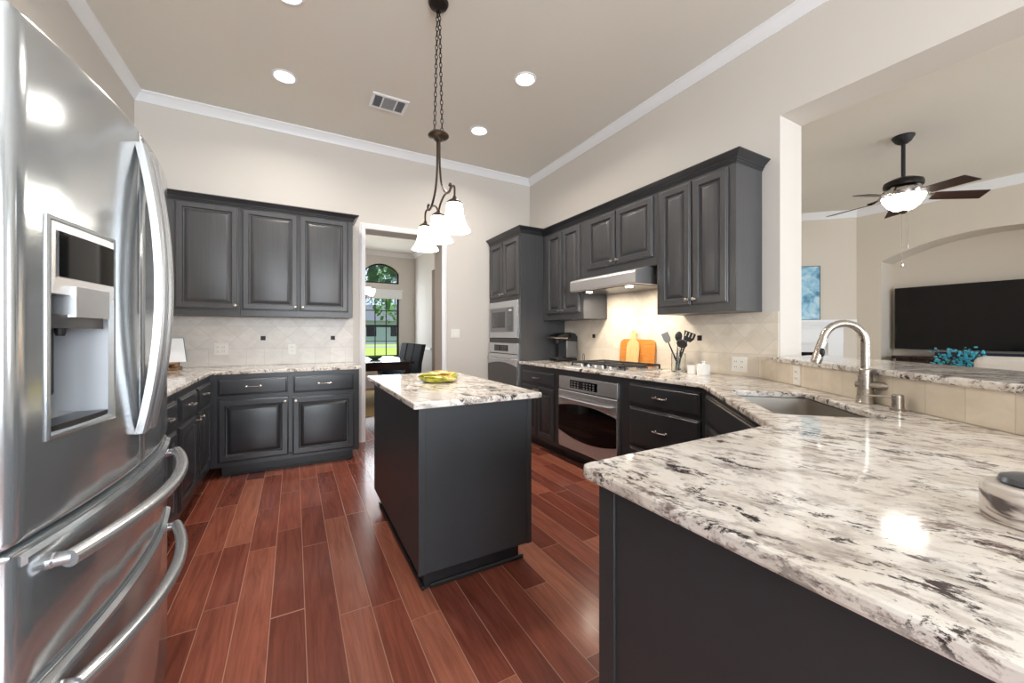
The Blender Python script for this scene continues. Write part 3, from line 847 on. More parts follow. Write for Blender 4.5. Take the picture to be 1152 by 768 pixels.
# ---------------- sink
t = thing('kitchen_sink', 'stainless undermount sink in the corner worktop', 'sink', (*up(.53, .265), CT - .24))
m = MB(); o_ = rounded(SU0 + .002, SU1 - .002, SV0 + .002, SV1 - .002, .048); i_ = rounded(SU0 + .03, SU1 - .03, SV0 + .03, SV1 - .03, .04)
oo = rounded(SU0 - .018, SU1 + .018, SV0 - .018, SV1 + .018, .05)
zt_ = CT - TH - .001
m.rings([[(x, y, zt_) for x, y in oo], [(x, y, zt_) for x, y in o_], [(x, y, CT - .20) for x, y in o_], [(x, y, CT - .215) for x, y in i_], [(x, y, CT - .22) for x, y in rounded(.50, .56, .24, .29, .02)]], cap0=False)
b = make('basin', m, 'sink_steel', t, True)
m = MB(); c = up(.53, .265); m.lathe([(.045, 0), (.045, .003), (.034, .004), (.03, .001), (0, .001)], (c[0], c[1], CT - .2195), 20); make('drain', m, 'chrome', t, True)

# ---------------- left run and back run base cabinets
FL = -.615
t = base_unit('charcoal base cabinet with two drawers and two doors next to the fridge', (FL, 2.985, 0), PI / 2, 1.068, FL - XL - .005, kx=(0, .0))
add_drawer(t, .045, .492, .695, .838, w=.10); add_drawer(t, .545, 1.010, .695, .838, w=.10)
add_door(t, .030, .492, .150, .662, (.465, .625)); add_door(t, .560, 1.012, .150, .662, (.588, .625))
t = base_unit('charcoal base cabinet mostly hidden behind the fridge on the left wall', (FL, 1.93, 0), PI / 2, 1.052, FL - XL - .005)
add_drawer(t, .04, .505, .695, .838, w=.10); add_drawer(t, .54, 1.01, .695, .838, w=.10)
add_door(t, .04, .505, .150, .662, (.478, .625)); add_door(t, .54, 1.01, .150, .662, (.567, .625))
FBB = 4.055
t = base_unit('charcoal base cabinet with two wide drawers over two doors on the back wall', (-.613, FBB, 0), 0, 1.168, YB - FBB - .005, kx=(.07, .05))
add_drawer(t, .052, .562, .704, .846, w=.125); add_drawer(t, .606, 1.120, .692, .846, w=.125)
add_door(t, .052, .570, .138, .668, (.543, .625)); add_door(t, .598, 1.122, .128, .655, (.626, .622))
m = MB(); m.lathe([(.008, 0), (.008, -.004), (.006, -.03), (0, -.031)], (.585, -.0, .15), 10, 'y'); make('door_bumper', m, 'black_matte', t)

# ---------------- island
t = thing('kitchen_island', 'charcoal kitchen island with white granite top in the middle of the floor', 'kitchen island', (.83, 2.41, 0))
IX0, IX1, IY0, IY1 = .508, 1.118, 1.785, 2.950
m = MB(); m.box(IX0, IY0, .10, IX1, IY1, .882, .002, 1); make('body', m, 'cab_flat', t, True)
m = MB(); m.box(IX0 - .004, IY0 - .004, .10, IX0 + .030, IY0 + .02, .882, .001, 1); make('corner_post', m, 'cab_flat', t, True)
m = MB(); m.box(IX1 - .022, IY0 - .004, .10, IX1 + .004, IY0 + .02, .882, .001, 1); make('corner_post', m, 'cab_flat', t, True)
m = MB(); m.box(.545, IY0 + .05, 0, 1.07, IY1 - .06, .10); make('toe_kick', m, 'kick', t, True)
m = MB(); m.box(.572, IY0 + .036, 0, 1.098, IY0 + .05, .022, .005, 1); m.box(.531, IY0 + .036, 0, .545, IY1 - .05, .022, .005, 1)
make('shoe_moulding', m, 'kick', t, True)
m = MB(); m.prism([(.473, 1.751), (1.168, 1.751), (1.168, 3.068), (.473, 3.068)], .8825, CT, .007, 2); make('worktop', m, 'granite', t, True)

# ---------------- fridge (local x towards the back wall, y into the wall)
FW, FY0, FXF = .915, .965, -.410
t = thing('refrigerator', 'stainless french-door refrigerator with water dispenser at the left edge', 'refrigerator', (FXF, FY0, 0), PI / 2)
def bow(x): a = (x - FW / 2) / (FW / 2); return -.046 * (1 - a * a)
def shell(x0, x1, z0, z1, thick=.07, hole=None, r=.016, n=26, lip=0):
    """curved door skin with rounded edges; hole = (xa, xb, za, zb) left open"""
    m = MB(); xs = [x0, x0 + r * .3, x0 + r] + [x0 + r + (x1 - x0 - 2 * r) * i / n for i in range(1, n)] + [x1 - r, x1 - r * .3, x1]
    zs = [z0, z0 + r * .3, z0 + r, z1 - r, z1 - r * .3, z1]
    if hole:
        xs = sorted([x for x in xs if min(abs(x - hole[0]), abs(x - hole[1])) > .004] + [hole[0], hole[1]]); zs = sorted(zs + [hole[2], hole[3]])
    def drop(v, a, b):
        d = min(v - a, b - v)
        return 0 if d >= r else r - math.sqrt(max(r * r - (r - d) ** 2, 0))
    V = {}
    for i, x in enumerate(xs):
        for j, z in enumerate(zs): V[i, j] = m.bm.verts.new((x, bow(x) + max(drop(x, x0, x1), drop(z, z0, z1)), z))
    for i in range(len(xs) - 1):
        for j in range(len(zs) - 1):
            if hole and xs[i] >= hole[0] - 1e-6 and xs[i + 1] <= hole[1] + 1e-6 and zs[j] >= hole[2] - 1e-6 and zs[j + 1] <= hole[3] + 1e-6: continue
            m.face((V[i, j], V[i + 1, j], V[i + 1, j + 1], V[i, j + 1]))
    per = [V[i, 0] for i in range(len(xs))] + [V[len(xs) - 1, j] for j in range(1, len(zs))] + [V[i, len(zs) - 1] for i in range(len(xs) - 2, -1, -1)] + [V[0, j] for j in range(len(zs) - 2, 0, -1)]
    bk = [m.bm.verts.new((v.co.x, thick, v.co.z)) for v in per]; L = len(per)
    for i in range(L): m.face((per[(i + 1) % L], per[i], bk[i], bk[(i + 1) % L]))
    m.face(bk)
    return m
m = MB(); m.box(.006, .078, .03, FW - .006, .80, 1.765, .004, 1); make('body', m, 'steel_dark', t)
m = MB(); m.box(.02, .10, 0, FW - .02, .78, .03); make('base_grille', m, 'black_matte', t)
m = MB(); m.box(.010, .055, .05, FW - .010, .079, 1.77); make('gasket', m, 'black_matte', t)
HX0, HX1, HZ0, HZ1 = .072, .285, 1.035, 1.448
ld = make('door', shell(.002, FW / 2 - .003, .868, 1.785, hole=(HX0, HX1, HZ0, HZ1)), 'fridge', t, smooth=40)
rd = make('door', shell(FW / 2 + .003, FW - .002, .868, 1.785), 'fridge', t, smooth=40)
# top drawer and freezer drawer, each with a step along the top edge
def drawer_front(z0, z1):
    m = shell(.002, FW - .002, z0, z1, r=.012)
    return make('drawer', m, 'fridge', t, smooth=40)
d1 = drawer_front(.612, .860); d2 = drawer_front(.050, .604)
for d_, zz in ((d1, .842), (d2, .588)):
    m = MB(); xs = [.02 + (FW - .04) * i / 24 for i in range(25)]
    m.rings([[(x, bow(x) + .002, zz - .012), (x, bow(x) - .009, zz - .006), (x, bow(x) - .009, zz + .004), (x, bow(x) + .002, zz + .010)] for x in xs]); make('top_lip', m, 'fridge', d_)
# bow handles
def door_handle(x, door):
    m = MB(); pts = []; n = 28
    z0, z1 = .965, 1.735
    sec = 12; rr = []
    for i in range(n + 1):
        a = -1 + 2 * i / n; z = (z0 + z1) / 2 + a * (z1 - z0) / 2; y = bow(x) - .008 - .040 * (1 - abs(a) ** 2.0)
        rr.append([(x + dx_, y + dy_, z) for dx_, dy_ in ((-.017, .010), (-.017, -.006), (-.013, -.011), (-.006, -.012), (-.003, -.009), (.003, -.009), (.006, -.012), (.013, -.011), (.017, -.006), (.017, .010))])
    m.rings(rr)
    make('handle', m, 'steel', door)
door_handle(FW / 2 - .032, ld); door_handle(FW / 2 + .032, rd)
for d_, zc_, inset in ((d1, .808, .075), (d2, .552, .095)):
    m = MB(); pts = []; rad = []
    n = 28
    for i in range(n + 1):
        a = -1 + 2 * i / n; x = FW / 2 + a * (FW / 2 - inset)
        pts.append((x, bow(x) - .028 - .038 * (1 - a * a), zc_)); rad.append(.0160)
    m.tube(pts, rad, 16); h_ = make('handle', m, 'steel', d_)
    for sx in (-1, 1):
        x = FW / 2 + sx * (FW / 2 - inset)
        m = MB(); m.lathe([(.0145, .004), (.0145, -.004), (.0125, -.007), (.012, -.030)], (x - sx * .008, bow(x - sx * .008), zc_), 20, 'y'); make('end_bracket', m, 'steel', h_)
# dispenser
m = MB()
def hb(x, d): return bow(x) + d
rr = []
R4 = lambda d, i: [(HX0 + i, hb(HX0 + i, d), HZ0 + i), (HX1 - i, hb(HX1 - i, d), HZ0 + i), (HX1 - i, hb(HX1 - i, d), HZ1 - i), (HX0 + i, hb(HX0 + i, d), HZ1 - i)]
m.rings([R4(.004, .0), R4(.001, -.003), R4(-.003, -.003), R4(-.005, .0), R4(-.004, .005), R4(.004, .010)], cap0=False, cap1=False)
make('dispenser_rim', m, 'fridge', ld)
m = MB(); i = .006
m.rings([[(HX0 + i, hb(HX0 + i, .0), HZ0 + i), (HX1 - i, hb(HX1 - i, .0), HZ0 + i), (HX1 - i, hb(HX1 - i, .0), HZ1 - i), (HX0 + i, hb(HX0 + i, .0), HZ1 - i)],
         [(HX0 + .016, .060, HZ0 + .03), (HX1 - .016, .060, HZ0 + .03), (HX1 - .016, .060, HZ1 - .012), (HX0 + .016, .060, HZ1 - .012)]], cap0=False)
make('dispenser_recess', m, 'recess', ld)
def bowed(m, xa, xb, za, zb, d0, d1, n=8):
    xs = [xa + (xb - xa) * i / n for i in range(n + 1)]
    return m.rings([[(x, bow(x) + d1, za), (x, bow(x) + d0, za), (x, bow(x) + d0, zb), (x, bow(x) + d1, zb)] for x in xs])
m = MB(); bowed(m, HX0 + .008, HX1 - .008, 1.305, HZ1 - .008, -.004, .05); dp = make('dispenser_panel', m, 'hood_steel', ld)
m = MB(); bowed(m, HX0 + .020, HX1 - .012, 1.338, HZ1 - .024, -.0065, .0); make('display', m, 'glass_dark', dp)
m = MB(); bowed(m, HX0 + .055, HX1 - .045, 1.262, 1.322, -.012, .045); sp = make('ice_chute', m, 'steel', ld)
m = MB(); bowed(m, HX0 + .012, HX1 - .040, 1.240, 1.266, .0, .05); make('chute_tray', m, 'glass_grey', sp)
m = MB(); c_ = (HX0 + .06, -.01, 1.225); m.lathe([(.006, 0), (.008, .006), (.008, .018), (0, .018)], c_, 12); make('water_nozzle', m, 'black_matte', ld)
m = MB(); m.box(HX0 + .11, .030, 1.10, HX0 + .15, .040, 1.24, .006, 2); make('paddle', m, 'black_matte', ld)
m = MB(); bowed(m, HX0 + .012, HX1 - .012, HZ0 + .008, HZ0 + .020, .004, .056); make('drip_tray', m, 'steel_dark', ld)
m = MB(); m.box(.03, .04, 1.786, .11, .16, 1.80, .005, 2); make('hinge_cover', m, 'steel_dark', t)
m = MB(); m.box(FW - .11, .04, 1.786, FW - .03, .16, 1.80, .005, 2); make('hinge_cover', m, 'steel_dark', t)

# ------------------------------------------------------------------ cooktop
t = thing('cooktop', 'stainless gas cooktop with black grates set in the right worktop', 'cooktop', (2.61, 2.69, CT))
CX0, CX1, CY0, CY1 = 2.34, 2.825, 2.32, 3.07
m = MB(); m.box(CX0, CY0, CT, CX1, CY1, CT + .010, .004, 2); make('plate', m, 'steel', t, True)
BUR = [(2.72, 2.92), (2.48, 2.92), (2.60, 2.695), (2.72, 2.46), (2.48, 2.46)]
for x, y in BUR:
    m = MB(); m.lathe([(.050, 0), (.050, .006), (.038, .010), (.038, .018), (.030, .022), (0, .022)], (x, y, CT + .010), 20); make('burner', m, 'black_matte', t, True)
for y0, y1 in ((2.345, 2.575), (2.585, 2.805), (2.815, 3.045)):
    m = MB(); z = CT + .042; w = .006
    x0, x1 = 2.395, 2.81
    for a, b, c, d in ((x0, y0, x1, y0), (x0, y1, x1, y1), (x0, y0, x0, y1), (x1, y0, x1, y1), ((x0 + x1) / 2, y0, (x0 + x1) / 2, y1), (x0, (y0 + y1) / 2, x1, (y0 + y1) / 2)):
        m.box(a - w, b - w, z - .008, c + w, d + w, z + .006, .002, 1)
    for x in (x0, x1):
        for y in (y0, y1): m.box(x - w, y - w, CT + .010, x + w, y + w, z)
    make('grate', m, 'iron', t, True)
for i in range(5):
    m = MB(); m.lathe([(.018, 0), (.018, .004), (.015, .008), (.014, .022), (.010, .024), (0, .024)], (2.378 + .0, 2.50 + i * .095, CT + .0095), 16); make('knob', m, 'steel', t, True)

# ------------------------------------------------------------------ things on the right worktop
t = thing('coffee_maker', 'black and silver pod coffee maker beside the oven tower', 'coffee maker', (2.70, 3.62, CT))
m = MB(); m.box(2.57, 3.54, CT, 2.86, 3.70, CT + .035, .012, 2); b = make('base', m, 'black', t, True)
m = MB(); m.box(2.575, 3.555, CT + .035, 2.69, 3.685, CT + .045, .004, 1); make('drip_tray', m, 'steel_dark', t, True)
m = MB(); m.box(2.70, 3.54, CT + .035, 2.86, 3.70, CT + .24, .014, 2); make('column', m, 'steel_dark', t, True)
m = MB()
sec = [(2.865, .225), (2.865, .285), (2.83, .320), (2.76, .333), (2.66, .325), (2.58, .300), (2.555, .278), (2.56, .262), (2.62, .250), (2.70, .235)]
m.rings([[(x, 3.535 + i_, CT + z) for x, z in [(2.71 + (a - 2.71) * s_, .28 + (c - .28) * s_) for a, c in sec]] for i_, s_ in ((.0, .90), (.012, 1), (.158, 1), (.170, .90))]); make('head', m, 'black', t, True)
m = MB(); pts = [(2.70, 3.528, CT + .265), (2.62, 3.528, CT + .272), (2.545, 3.54, CT + .272), (2.530, 3.62, CT + .272), (2.545, 3.70, CT + .272), (2.62, 3.712, CT + .272), (2.70, 3.712, CT + .265)]
m.tube(pts, .011, 8); make('lift_handle', m, 'chrome', t, True)
m = MB(); m.lathe([(.026, 0), (.030, .02), (.030, .05), (0, .05)], (2.63, 3.62, CT + .205), 16); make('spout', m, 'black_matte', t, True)

m = MB(); c = Vector((2.80, 3.36, CT)); pts = [(c.x + .035 * math.cos(a) * .5, c.y + .035 * math.cos(a), c.z + .052 + .043 * math.sin(a)) for a in [2 * PI * i / 28 - PI / 2 for i in range(29)]]
t = thing('wire_pod_holder', 'small black wire loop stand beside the coffee maker', 'holder', tuple(c))
m.tube(pts, .003, 8); make('loop', m, 'black_matte', t, True)
m = MB(); m.lathe([(.035, 0), (.035, .004), (.010, .008), (0, .009)], tuple(c), 20); make('base', m, 'black_matte', t, True)

# boards lean against the wall tiles
def lean(name, label, outline, thick, x_foot, y_c, tilt, mat, extra=None, hole=None):
    """outline in (y offset, z) ; stands on the worktop, top tilted to the wall"""
    m = MB(); m.prism(outline, 0, thick, .004, 2, holes=[hole] if hole else ())
    # prism is in x-y; turn: x -> world y, y -> up, z -> -x
    mat4 = Matrix(((0, 0, -1, 0), (-1, 0, 0, 0), (0, 1, 0, 0), (0, 0, 0, 1)))
    m.xf(mat4); m.xf(Matrix.Translation((x_foot, y_c, CT + .001)) @ Matrix.Rotation(tilt, 4, 'Y'))
    t = thing(name, label, 'cutting board', (x_foot, y_c, CT))
    make('board', m, mat, t, True)
    return t
def rrect(w, h, r, n=6):
    o = []
    for cx_, cz_, a0 in ((w / 2 - r, r, -90), (w / 2 - r, h - r, 0), (-w / 2 + r, h - r, 90), (-w / 2 + r, r, 180)):
        for i in range(n + 1):
            a = math.radians(a0 + 90 * i / n); o.append((cx_ + r * math.cos(a), cz_ + r * math.sin(a)))
    return o
t = lean('cutting_board', 'rounded orange-brown wooden cutting board leaning on the wall tiles', rrect(.435, .262, .055), .018, 2.888, 2.675, math.radians(4), 'board')
t = lean('paddle_board', 'pale wooden paddle board with handle leaning in front of the orange board',
         [(-.075, 0), (.075, 0), (.078, .18), (.070, .225), (.030, .262), (.024, .290), (.028, .325), (.018, .350), (-.018, .350), (-.028, .325), (-.024, .290), (-.030, .262), (-.070, .225), (-.078, .18)],
         .016, 2.852, 2.700, math.radians(5.5), 'board_pale', hole=[(.010 * math.cos(a), .325 + .010 * math.sin(a)) for a in [2 * PI * i / 12 for i in range(12)]])

# utensils in a clear jar
JX, JY = 2.79, 2.135
t = thing('utensil_jar', 'clear glass jar holding the cooking utensils', 'jar', (JX, JY, CT))
m = MB(); m.lathe([(.052, 0), (.056, .004), (.056, .150), (.053, .152), (.051, .150), (.051, .010), (.0, .008)], (JX, JY, CT + .0005), 28, cap=True); make('jar_wall', m, 'glass', t, True)
def utensil(name, label, foot, top, head, mat, hmat='black_matte'):
    f = Vector(foot); tp = Vector(top); t = thing(name, label, 'utensil', tuple(f), group='cooking utensils')
    d = (tp - f).normalized()
    m = MB(); m.tube([f, f + (tp - f) * .5, tp - d * .05, tp], [.0075, .007, .006, .005], 8); make('handle', m, hmat, t, True)
    side = Vector((.3, -.95, 0)); side = (side - d * side.dot(d)).normalized(); nn = d.cross(side)
    B = Matrix((side, d, nn)).transposed().to_4x4(); B.translation = tp
    m = MB(); head(m); m.xf(B); make('head', m, mat, t, True); return t
def h_spat(w, h): return lambda m: m.prism([(-w * .35, 0), (w * .35, 0), (w / 2, h * .35), (w / 2, h), (-w / 2, h), (-w / 2, h * .35)], -.002, .002, .001, 1)
def h_spoon(w, h):
    def f(m):
        m.rings([[(w / 2 * math.sin(PI * j / 10 + .001) * math.cos(2 * PI * k / 14), h / 2 - h / 2 * math.cos(PI * j / 10) - .004, .35 * w / 2 * math.sin(PI * j / 10 + .001) * math.sin(2 * PI * k / 14)) for k in range(14)] for j in range(11)])
    return f
def h_slot(w, h):
    def f(m):
        hs = [[(x - .004, h * .45), (x + .004, h * .45), (x + .004, h * .9), (x - .004, h * .9)] for x in (-w * .28, 0, w * .28)]
        m.prism([(-w * .3, 0), (w * .3, 0), (w / 2, h * .4), (w / 2, h * .97), (-w / 2, h)], -.002, .002, 0, 1, holes=hs)
    return f
def h_whisk(w, h):
    def f(m):
        for a in range(4):
            ca, sa = math.cos(PI * a / 4), math.sin(PI * a / 4)
            m.tube([(w / 2 * math.sin(PI * i / 12) ** .8 * sg * ca, h * (i / 12 if i <= 12 else 1), w / 2 * math.sin(PI * i / 12) ** .8 * sg * sa) for sg in (1,) for i in range(13)], .0018, 6)
            m.tube([(-w / 2 * math.sin(PI * i / 12) ** .8 * ca, h * i / 12, -w / 2 * math.sin(PI * i / 12) ** .8 * sa) for i in range(13)], .0018, 6)
    return f
z0 = CT + .013
utensil('spatula', 'black spatula leaning leftmost in the utensil jar', (JX + .01, JY - .01, z0), (JX - .02, JY + .085, CT + .245), h_spat(.062, .085), 'plastic_grey')
utensil('serving_spoon', 'black serving spoon standing upright in the middle of the jar', (JX - .005, JY + .02, z0), (JX + .01, JY + .010, CT + .255), h_spoon(.060, .085), 'black_matte', 'steel')
utensil('slotted_turner', 'wide slotted turner leaning rightmost in the utensil jar', (JX, JY + .025, z0), (JX + .015, JY - .068, CT + .255), h_slot(.095, .080), 'black_matte')
utensil('ladle', 'black ladle hanging low over the right rim of the jar', (JX + .02, JY + .015, z0), (JX - .045, JY - .062, CT + .205), h_spoon(.085, .075), 'black_matte')
utensil('whisk', 'steel balloon whisk among the black utensils in the jar', (JX - .02, JY - .0, z0), (JX - .02, JY - .030, CT + .170), h_whisk(.055, .10), 'chrome', 'steel')
def cup(label, c, r, h):
    t = MB(); t.lathe([(r * .86, 0), (r * .92, .003), (r, h * .95), (r, h), (r - .004, h), (r * .84, .008), (0, .007)], (0, 0, 0), 26)
    return tag(make('ramekin', t, 'ceramic', loc=c), label, 'bowl', 'white ramekins')
cup('white ramekin standing close to the cooking utensil jar', (2.765, 1.985, CT), .042, .066)
cup('larger white ramekin with a lid knob, nearer the outlet', (2.755, 1.885, CT), .050, .074)
o = bpy.data.objects['ramekin.001']
m = MB(); m.lathe([(.048, 0), (.050, .003), (.046, .008), (.012, .012), (.009, .018), (.014, .026), (.010, .031), (0, .032)], (0, 0, .0745), 22); make('lid', m, 'ceramic', o)

# ------------------------------------------------------------------ outlets and switches
def plate(name, label, cat, loc, rotz, gangs=1, kind='outlet', mat='white_plastic', group=None):
    t = thing(name, label, cat, loc, rotz, group); w = .072 + (gangs - 1) * .046; h = .115
    m = MB(); m.rectloops(w, h, -w / 2, -h / 2, [(0, 0), (0, -.003), (.004, -.006)]); make('cover_plate', m, mat, t)
    for g in range(gangs):
        cx_ = (g - (gangs - 1) / 2) * .046
        if kind == 'outlet':
            for zz in (-.020, .020):
                m = MB(); m.rectloops(.032, .028, cx_ - .016, zz - .014, [(0, -.0055), (.002, -.0085)]); s_ = make('socket', m, mat, t)
                m = MB()
                for dx in (-.006, .006): m.box(cx_ + dx - .0012, -.0092, zz - .003, cx_ + dx + .0012, -.0083, zz + .007)
                make('slot', m, 'black_matte', s_)
        else:
            m = MB(); m.rectloops(.030, .060, cx_ - .015, -.030, [(0, -.0055), (.002, -.0095)]); make('rocker', m, mat, t)
    return t
plate('light_switch', 'double white light switch on the wall right of the dining opening', 'switch', (1.80, YB, 1.235), 0, 2, 'switch')
plate('outlet', 'white outlet in the tiles right of the white ramekins', 'outlet', (XR - .010, 1.700, 1.00), Q, 2, 'outlet', group='white wall outlets')
a_ = math.atan2(BD.y, BD.x)
def on_bar(s_, z): p = B0 + BD * s_ + BN * .0005; return (p.x, p.y, z)
plate('outlet', 'white outlet on the half wall behind the sink left of the faucet', 'outlet', on_bar(.45, .978), a_, 1, 'outlet', group='white wall outlets')
plate('outlet', 'white outlet in the back splashback nearest the fridge', 'outlet', (-.62, YB - .010, 1.08), 0, 2, 'outlet', group='white wall outlets')
plate('outlet', 'white outlet in the back splashback above the gap between drawers', 'outlet', (-.02, YB - .010, 1.07), 0, 1, 'outlet', group='white wall outlets')
# flush air-gap cap
# ------------------------------------------------------------------ faucet and soap dispenser
FP = Vector((2.270, .752, CT))
# towards the sink: minus v
fd = Vector((-.727, .687, 0)); fu = Vector((.687, .727, 0))
t = thing('kitchen_faucet', 'brushed nickel gooseneck faucet behind the corner sink', 'faucet', tuple(FP))
m = MB(); m.lathe([(.034, 0), (.034, .004), (.031, .010), (.029, .06), (.0265, .115), (.0235, .150), (.0185, .158), (0, .158)], tuple(FP), 26); make('base', m, 'nickel', t, True)
sd = Vector((-.80, .60, 0)).normalized()
m = MB(); pts = [FP + Vector((0, 0, .15)), FP + Vector((0, 0, .22)), FP + Vector((0, 0, .275))]
R_ = .088
for i in range(1, 19):
    a = math.radians(i * 10 - 0) ; a = min(a, math.radians(168)); pts.append(FP + Vector((0, 0, .275)) + sd * (R_ - R_ * math.cos(a)) + Vector((0, 0, R_ * math.sin(a))))
    if i * 10 >= 170: break
m.tube(pts, .0165, 16); make('neck', m, 'nickel', t, True)
e = pts[-1]; dirv = (pts[-1] - pts[-2]).normalized()
m = MB(); m.tube([e, e + dirv * .02, e + dirv * .10, e + dirv * .118], [.0165, .0185, .0215, .0195], 16); sp = make('spray_head', m, 'nickel', t, True)
m = MB(); bpos = e + dirv * .065 + Vector((-.55, -.83, 0)) * .019; m.ball(tuple(bpos), .011, 10, 8, (1, 1, 1.9)); make('spray_button', m, 'black_matte', sp, True)
m = MB(); hs = FP + Vector((0, 0, .083)); hd = Vector((.10, -.99, 0)).normalized(); hq = Vector((-hd.y, hd.x, 0))
rr = []
for q, (a_w, a_h) in ((-.036, (.012, .010)), (-.033, (.018, .014)), (.02, (.022, .017)), (.07, (.022, .018)), (.088, (.016, .014)), (.092, (.006, .006))):
    rr.append([tuple(hs + hd * q + hq * (a_w * math.cos(2 * PI * k / 16)) + Vector((0, 0, a_h * math.sin(2 * PI * k / 16)))) for k in range(16)])
m.rings(rr); make('lever_handle', m, 'nickel', t, True)
SP = Vector((2.160, .612, CT))
t = thing('soap_dispenser', 'brushed nickel soap dispenser to the right of the faucet', 'soap dispenser', tuple(SP))
m = MB(); m.lathe([(.026, 0), (.026, .005), (.020, .009), (.020, .016), (.0195, .062), (.017, .066), (0, .066)], tuple(SP), 22); make('pump', m, 'nickel', t, True)
m = MB(); q = (Vector((-.35, .93, 0))).normalized(); m.tube([SP + Vector((0, 0, .052)), SP + Vector((0, 0, .054)) + q * .05, SP + Vector((0, 0, .053)) + q * .105], [.0045, .004, .0035], 8); make('spout', m, 'nickel', t, True)

# stone canister at the right edge
t = thing('stone_canister', 'low banded marble canister with dark lid on the foreground worktop', 'canister', (1.062, .138, CT))
m = MB(); m.lathe([(.050, 0), (.055, .004), (.056, .05), (.054, .060), (.048, .063), (0, .063)], (1.062, .138, CT), 32); make('jar', m, 'banded', t, True)
m = MB(); m.lathe([(.030, 0), (.036, .004), (.034, .012), (.02, .018), (0, .020)], (1.062, .138, CT + .063), 24); make('lid', m, 'steel_dark', t, True)

# swirl glass dish on the island: a low leaf-shaped bowl with a folded lobe
t = thing('glass_dish', 'yellow-green swirled glass dish on the island top', 'dish', (.845, 2.50, CT))
m = MB(); rr = []
n = 40
def lobes(k): a = 2 * PI * k / n; return 1 + .10 * math.sin(2 * a + .5) + .06 * math.sin(5 * a)
for f_, h in ((.55, .0), (.75, .002), (.95, .018), (1.0, .034), (.97, .040), (.90, .034), (.70, .014), (.45, .010)):
    rr.append([(.845 + .125 * f_ * lobes(k) * math.cos(2 * PI * k / n) * 1.05, 2.50 + .15 * f_ * lobes(k) * math.sin(2 * PI * k / n), CT + h + (.007 * math.sin(3 * 2 * PI * k / n) if f_ > .9 else 0)) for k in range(n)])
m.rings(rr); make('bowl', m, 'swirl', t, True, smooth=60)
for a0, a1, rr_, r0, h0, cx_, cy_ in ((.15, 1.30, .100, .030, .036, .86, 2.53), (1.05, 1.95, .105, .026, .026, .835, 2.49)):
    m = MB(); pts = [Vector((cx_ + rr_ * .95 * math.cos(a), cy_ + rr_ * 1.15 * math.sin(a), CT + h0 + .010 * math.sin(a * 2))) for a in [PI * (a0 + (a1 - a0) * i / 22) for i in range(23)]]
    secs = []
    for i, p in enumerate(pts):
        w_ = math.sin(PI * (i + .4) / 22.8) ** .6; t_ = (pts[min(i + 1, 22)] - pts[max(i - 1, 0)]).normalized(); n_ = Vector((t_.y, -t_.x, 0)).normalized()
        secs.append([tuple(p + n_ * (r0 * 1.5 * w_ * math.cos(2 * PI * k / 12)) + Vector((0, 0, 1)) * (r0 * .62 * w_ * math.sin(2 * PI * k / 12) + .006 * math.cos(2 * PI * k / 12))) for k in range(12)])
    m.rings(secs); make('folded_lobe', m, 'swirl', t, True, smooth=60)

# cookbook on a stand in the left corner
t = thing('book_stand', 'brown wooden book stand on the worktop beside the fridge', 'book stand', (-1.0, 4.42, CT))
m = MB(); m.box(-1.13, 4.33, CT, -.885, 4.55, CT + .022, .004, 1); m.box(-1.13, 4.33, CT + .050, -.885, 4.40, CT + .066, .003, 1); m.box(-1.13, 4.345, CT + .022, -1.09, 4.40, CT + .05); m.box(-.925, 4.345, CT + .022, -.885, 4.40, CT + .05)
make('shelf', m, 'box_wood', t, True)
m = MB(); m.rings([[(-1.12, 4.50, CT + .022), (-.90, 4.50, CT + .022), (-.90, 4.515, CT + .022), (-1.12, 4.515, CT + .022)], [(-1.12, 4.59, CT + .24), (-.90, 4.59, CT + .24), (-.90, 4.60, CT + .24), (-1.12, 4.60, CT + .24)]]); make('back_rest', m, 'box_wood', t, True)
bk = thing('cookbook', 'open white cookbook propped up beside the fridge', 'book', (-1.0, 4.40, CT + .066))
m = MB(); m.rings([[(-1.16, 4.405, CT + .068), (-.835, 4.405, CT + .068), (-.835, 4.418, CT + .066), (-1.16, 4.418, CT + .066)], [(-1.16, 4.50, CT + .275), (-.875, 4.50, CT + .275), (-.875, 4.513, CT + .273), (-1.16, 4.513, CT + .273)]]); make('pages', m, 'paper', bk, True)
m = MB(); m.rings([[(-1.165, 4.4185, CT + .0665), (-.83, 4.4185, CT + .0665), (-.83, 4.423, CT + .066), (-1.165, 4.423, CT + .066)], [(-1.165, 4.5135, CT + .277), (-.87, 4.5135, CT + .277), (-.87, 4.518, CT + .276), (-1.165, 4.518, CT + .276)]]); make('cover', m, 'plastic_grey', bk, True)

# ------------------------------------------------------------------ ceiling: downlights, vent
def can(label, x, y, z=ZC, e=11):
    t = thing('recessed_light', label, 'ceiling light', (x, y, z), group='recessed ceiling lights')
    m = MB(); m.rings([[(r * math.cos(2 * PI * k / 32), r * math.sin(2 * PI * k / 32), h) for k in range(32)] for r, h in ((.096, 0), (.094, -.006), (.080, -.009), (.072, -.003), (.070, .0))], cap0=False, cap1=False); make('trim_ring', m, 'trim', t)
    m = MB(); m.lathe([(.071, -.001), (.071, -.004), (.05, -.006), (0, -.007)], (0, 0, 0), 28); make('lens', m, 'lens', t)
    light('downlight', 'AREA', (0, 0, -.014), e, (1, .93, .84), (0, 0, 0), .13, spread=150, parent=t)
can('round recessed ceiling light above the left base cabinets', -.072, 3.805)
can('round recessed ceiling light nearest the right-hand crown moulding, right of the pendant', 1.724, 2.836)
can('smaller-looking recessed ceiling light between the pendant and the back wall', 1.730, 3.798)
can('recessed ceiling light cut off by the top edge of the photo', -.035, 2.86)
t = thing('ceiling_vent', 'white rectangular air vent in the kitchen ceiling', 'vent', (.78, 3.77, ZC))
m = MB(); a, b = .165, .125
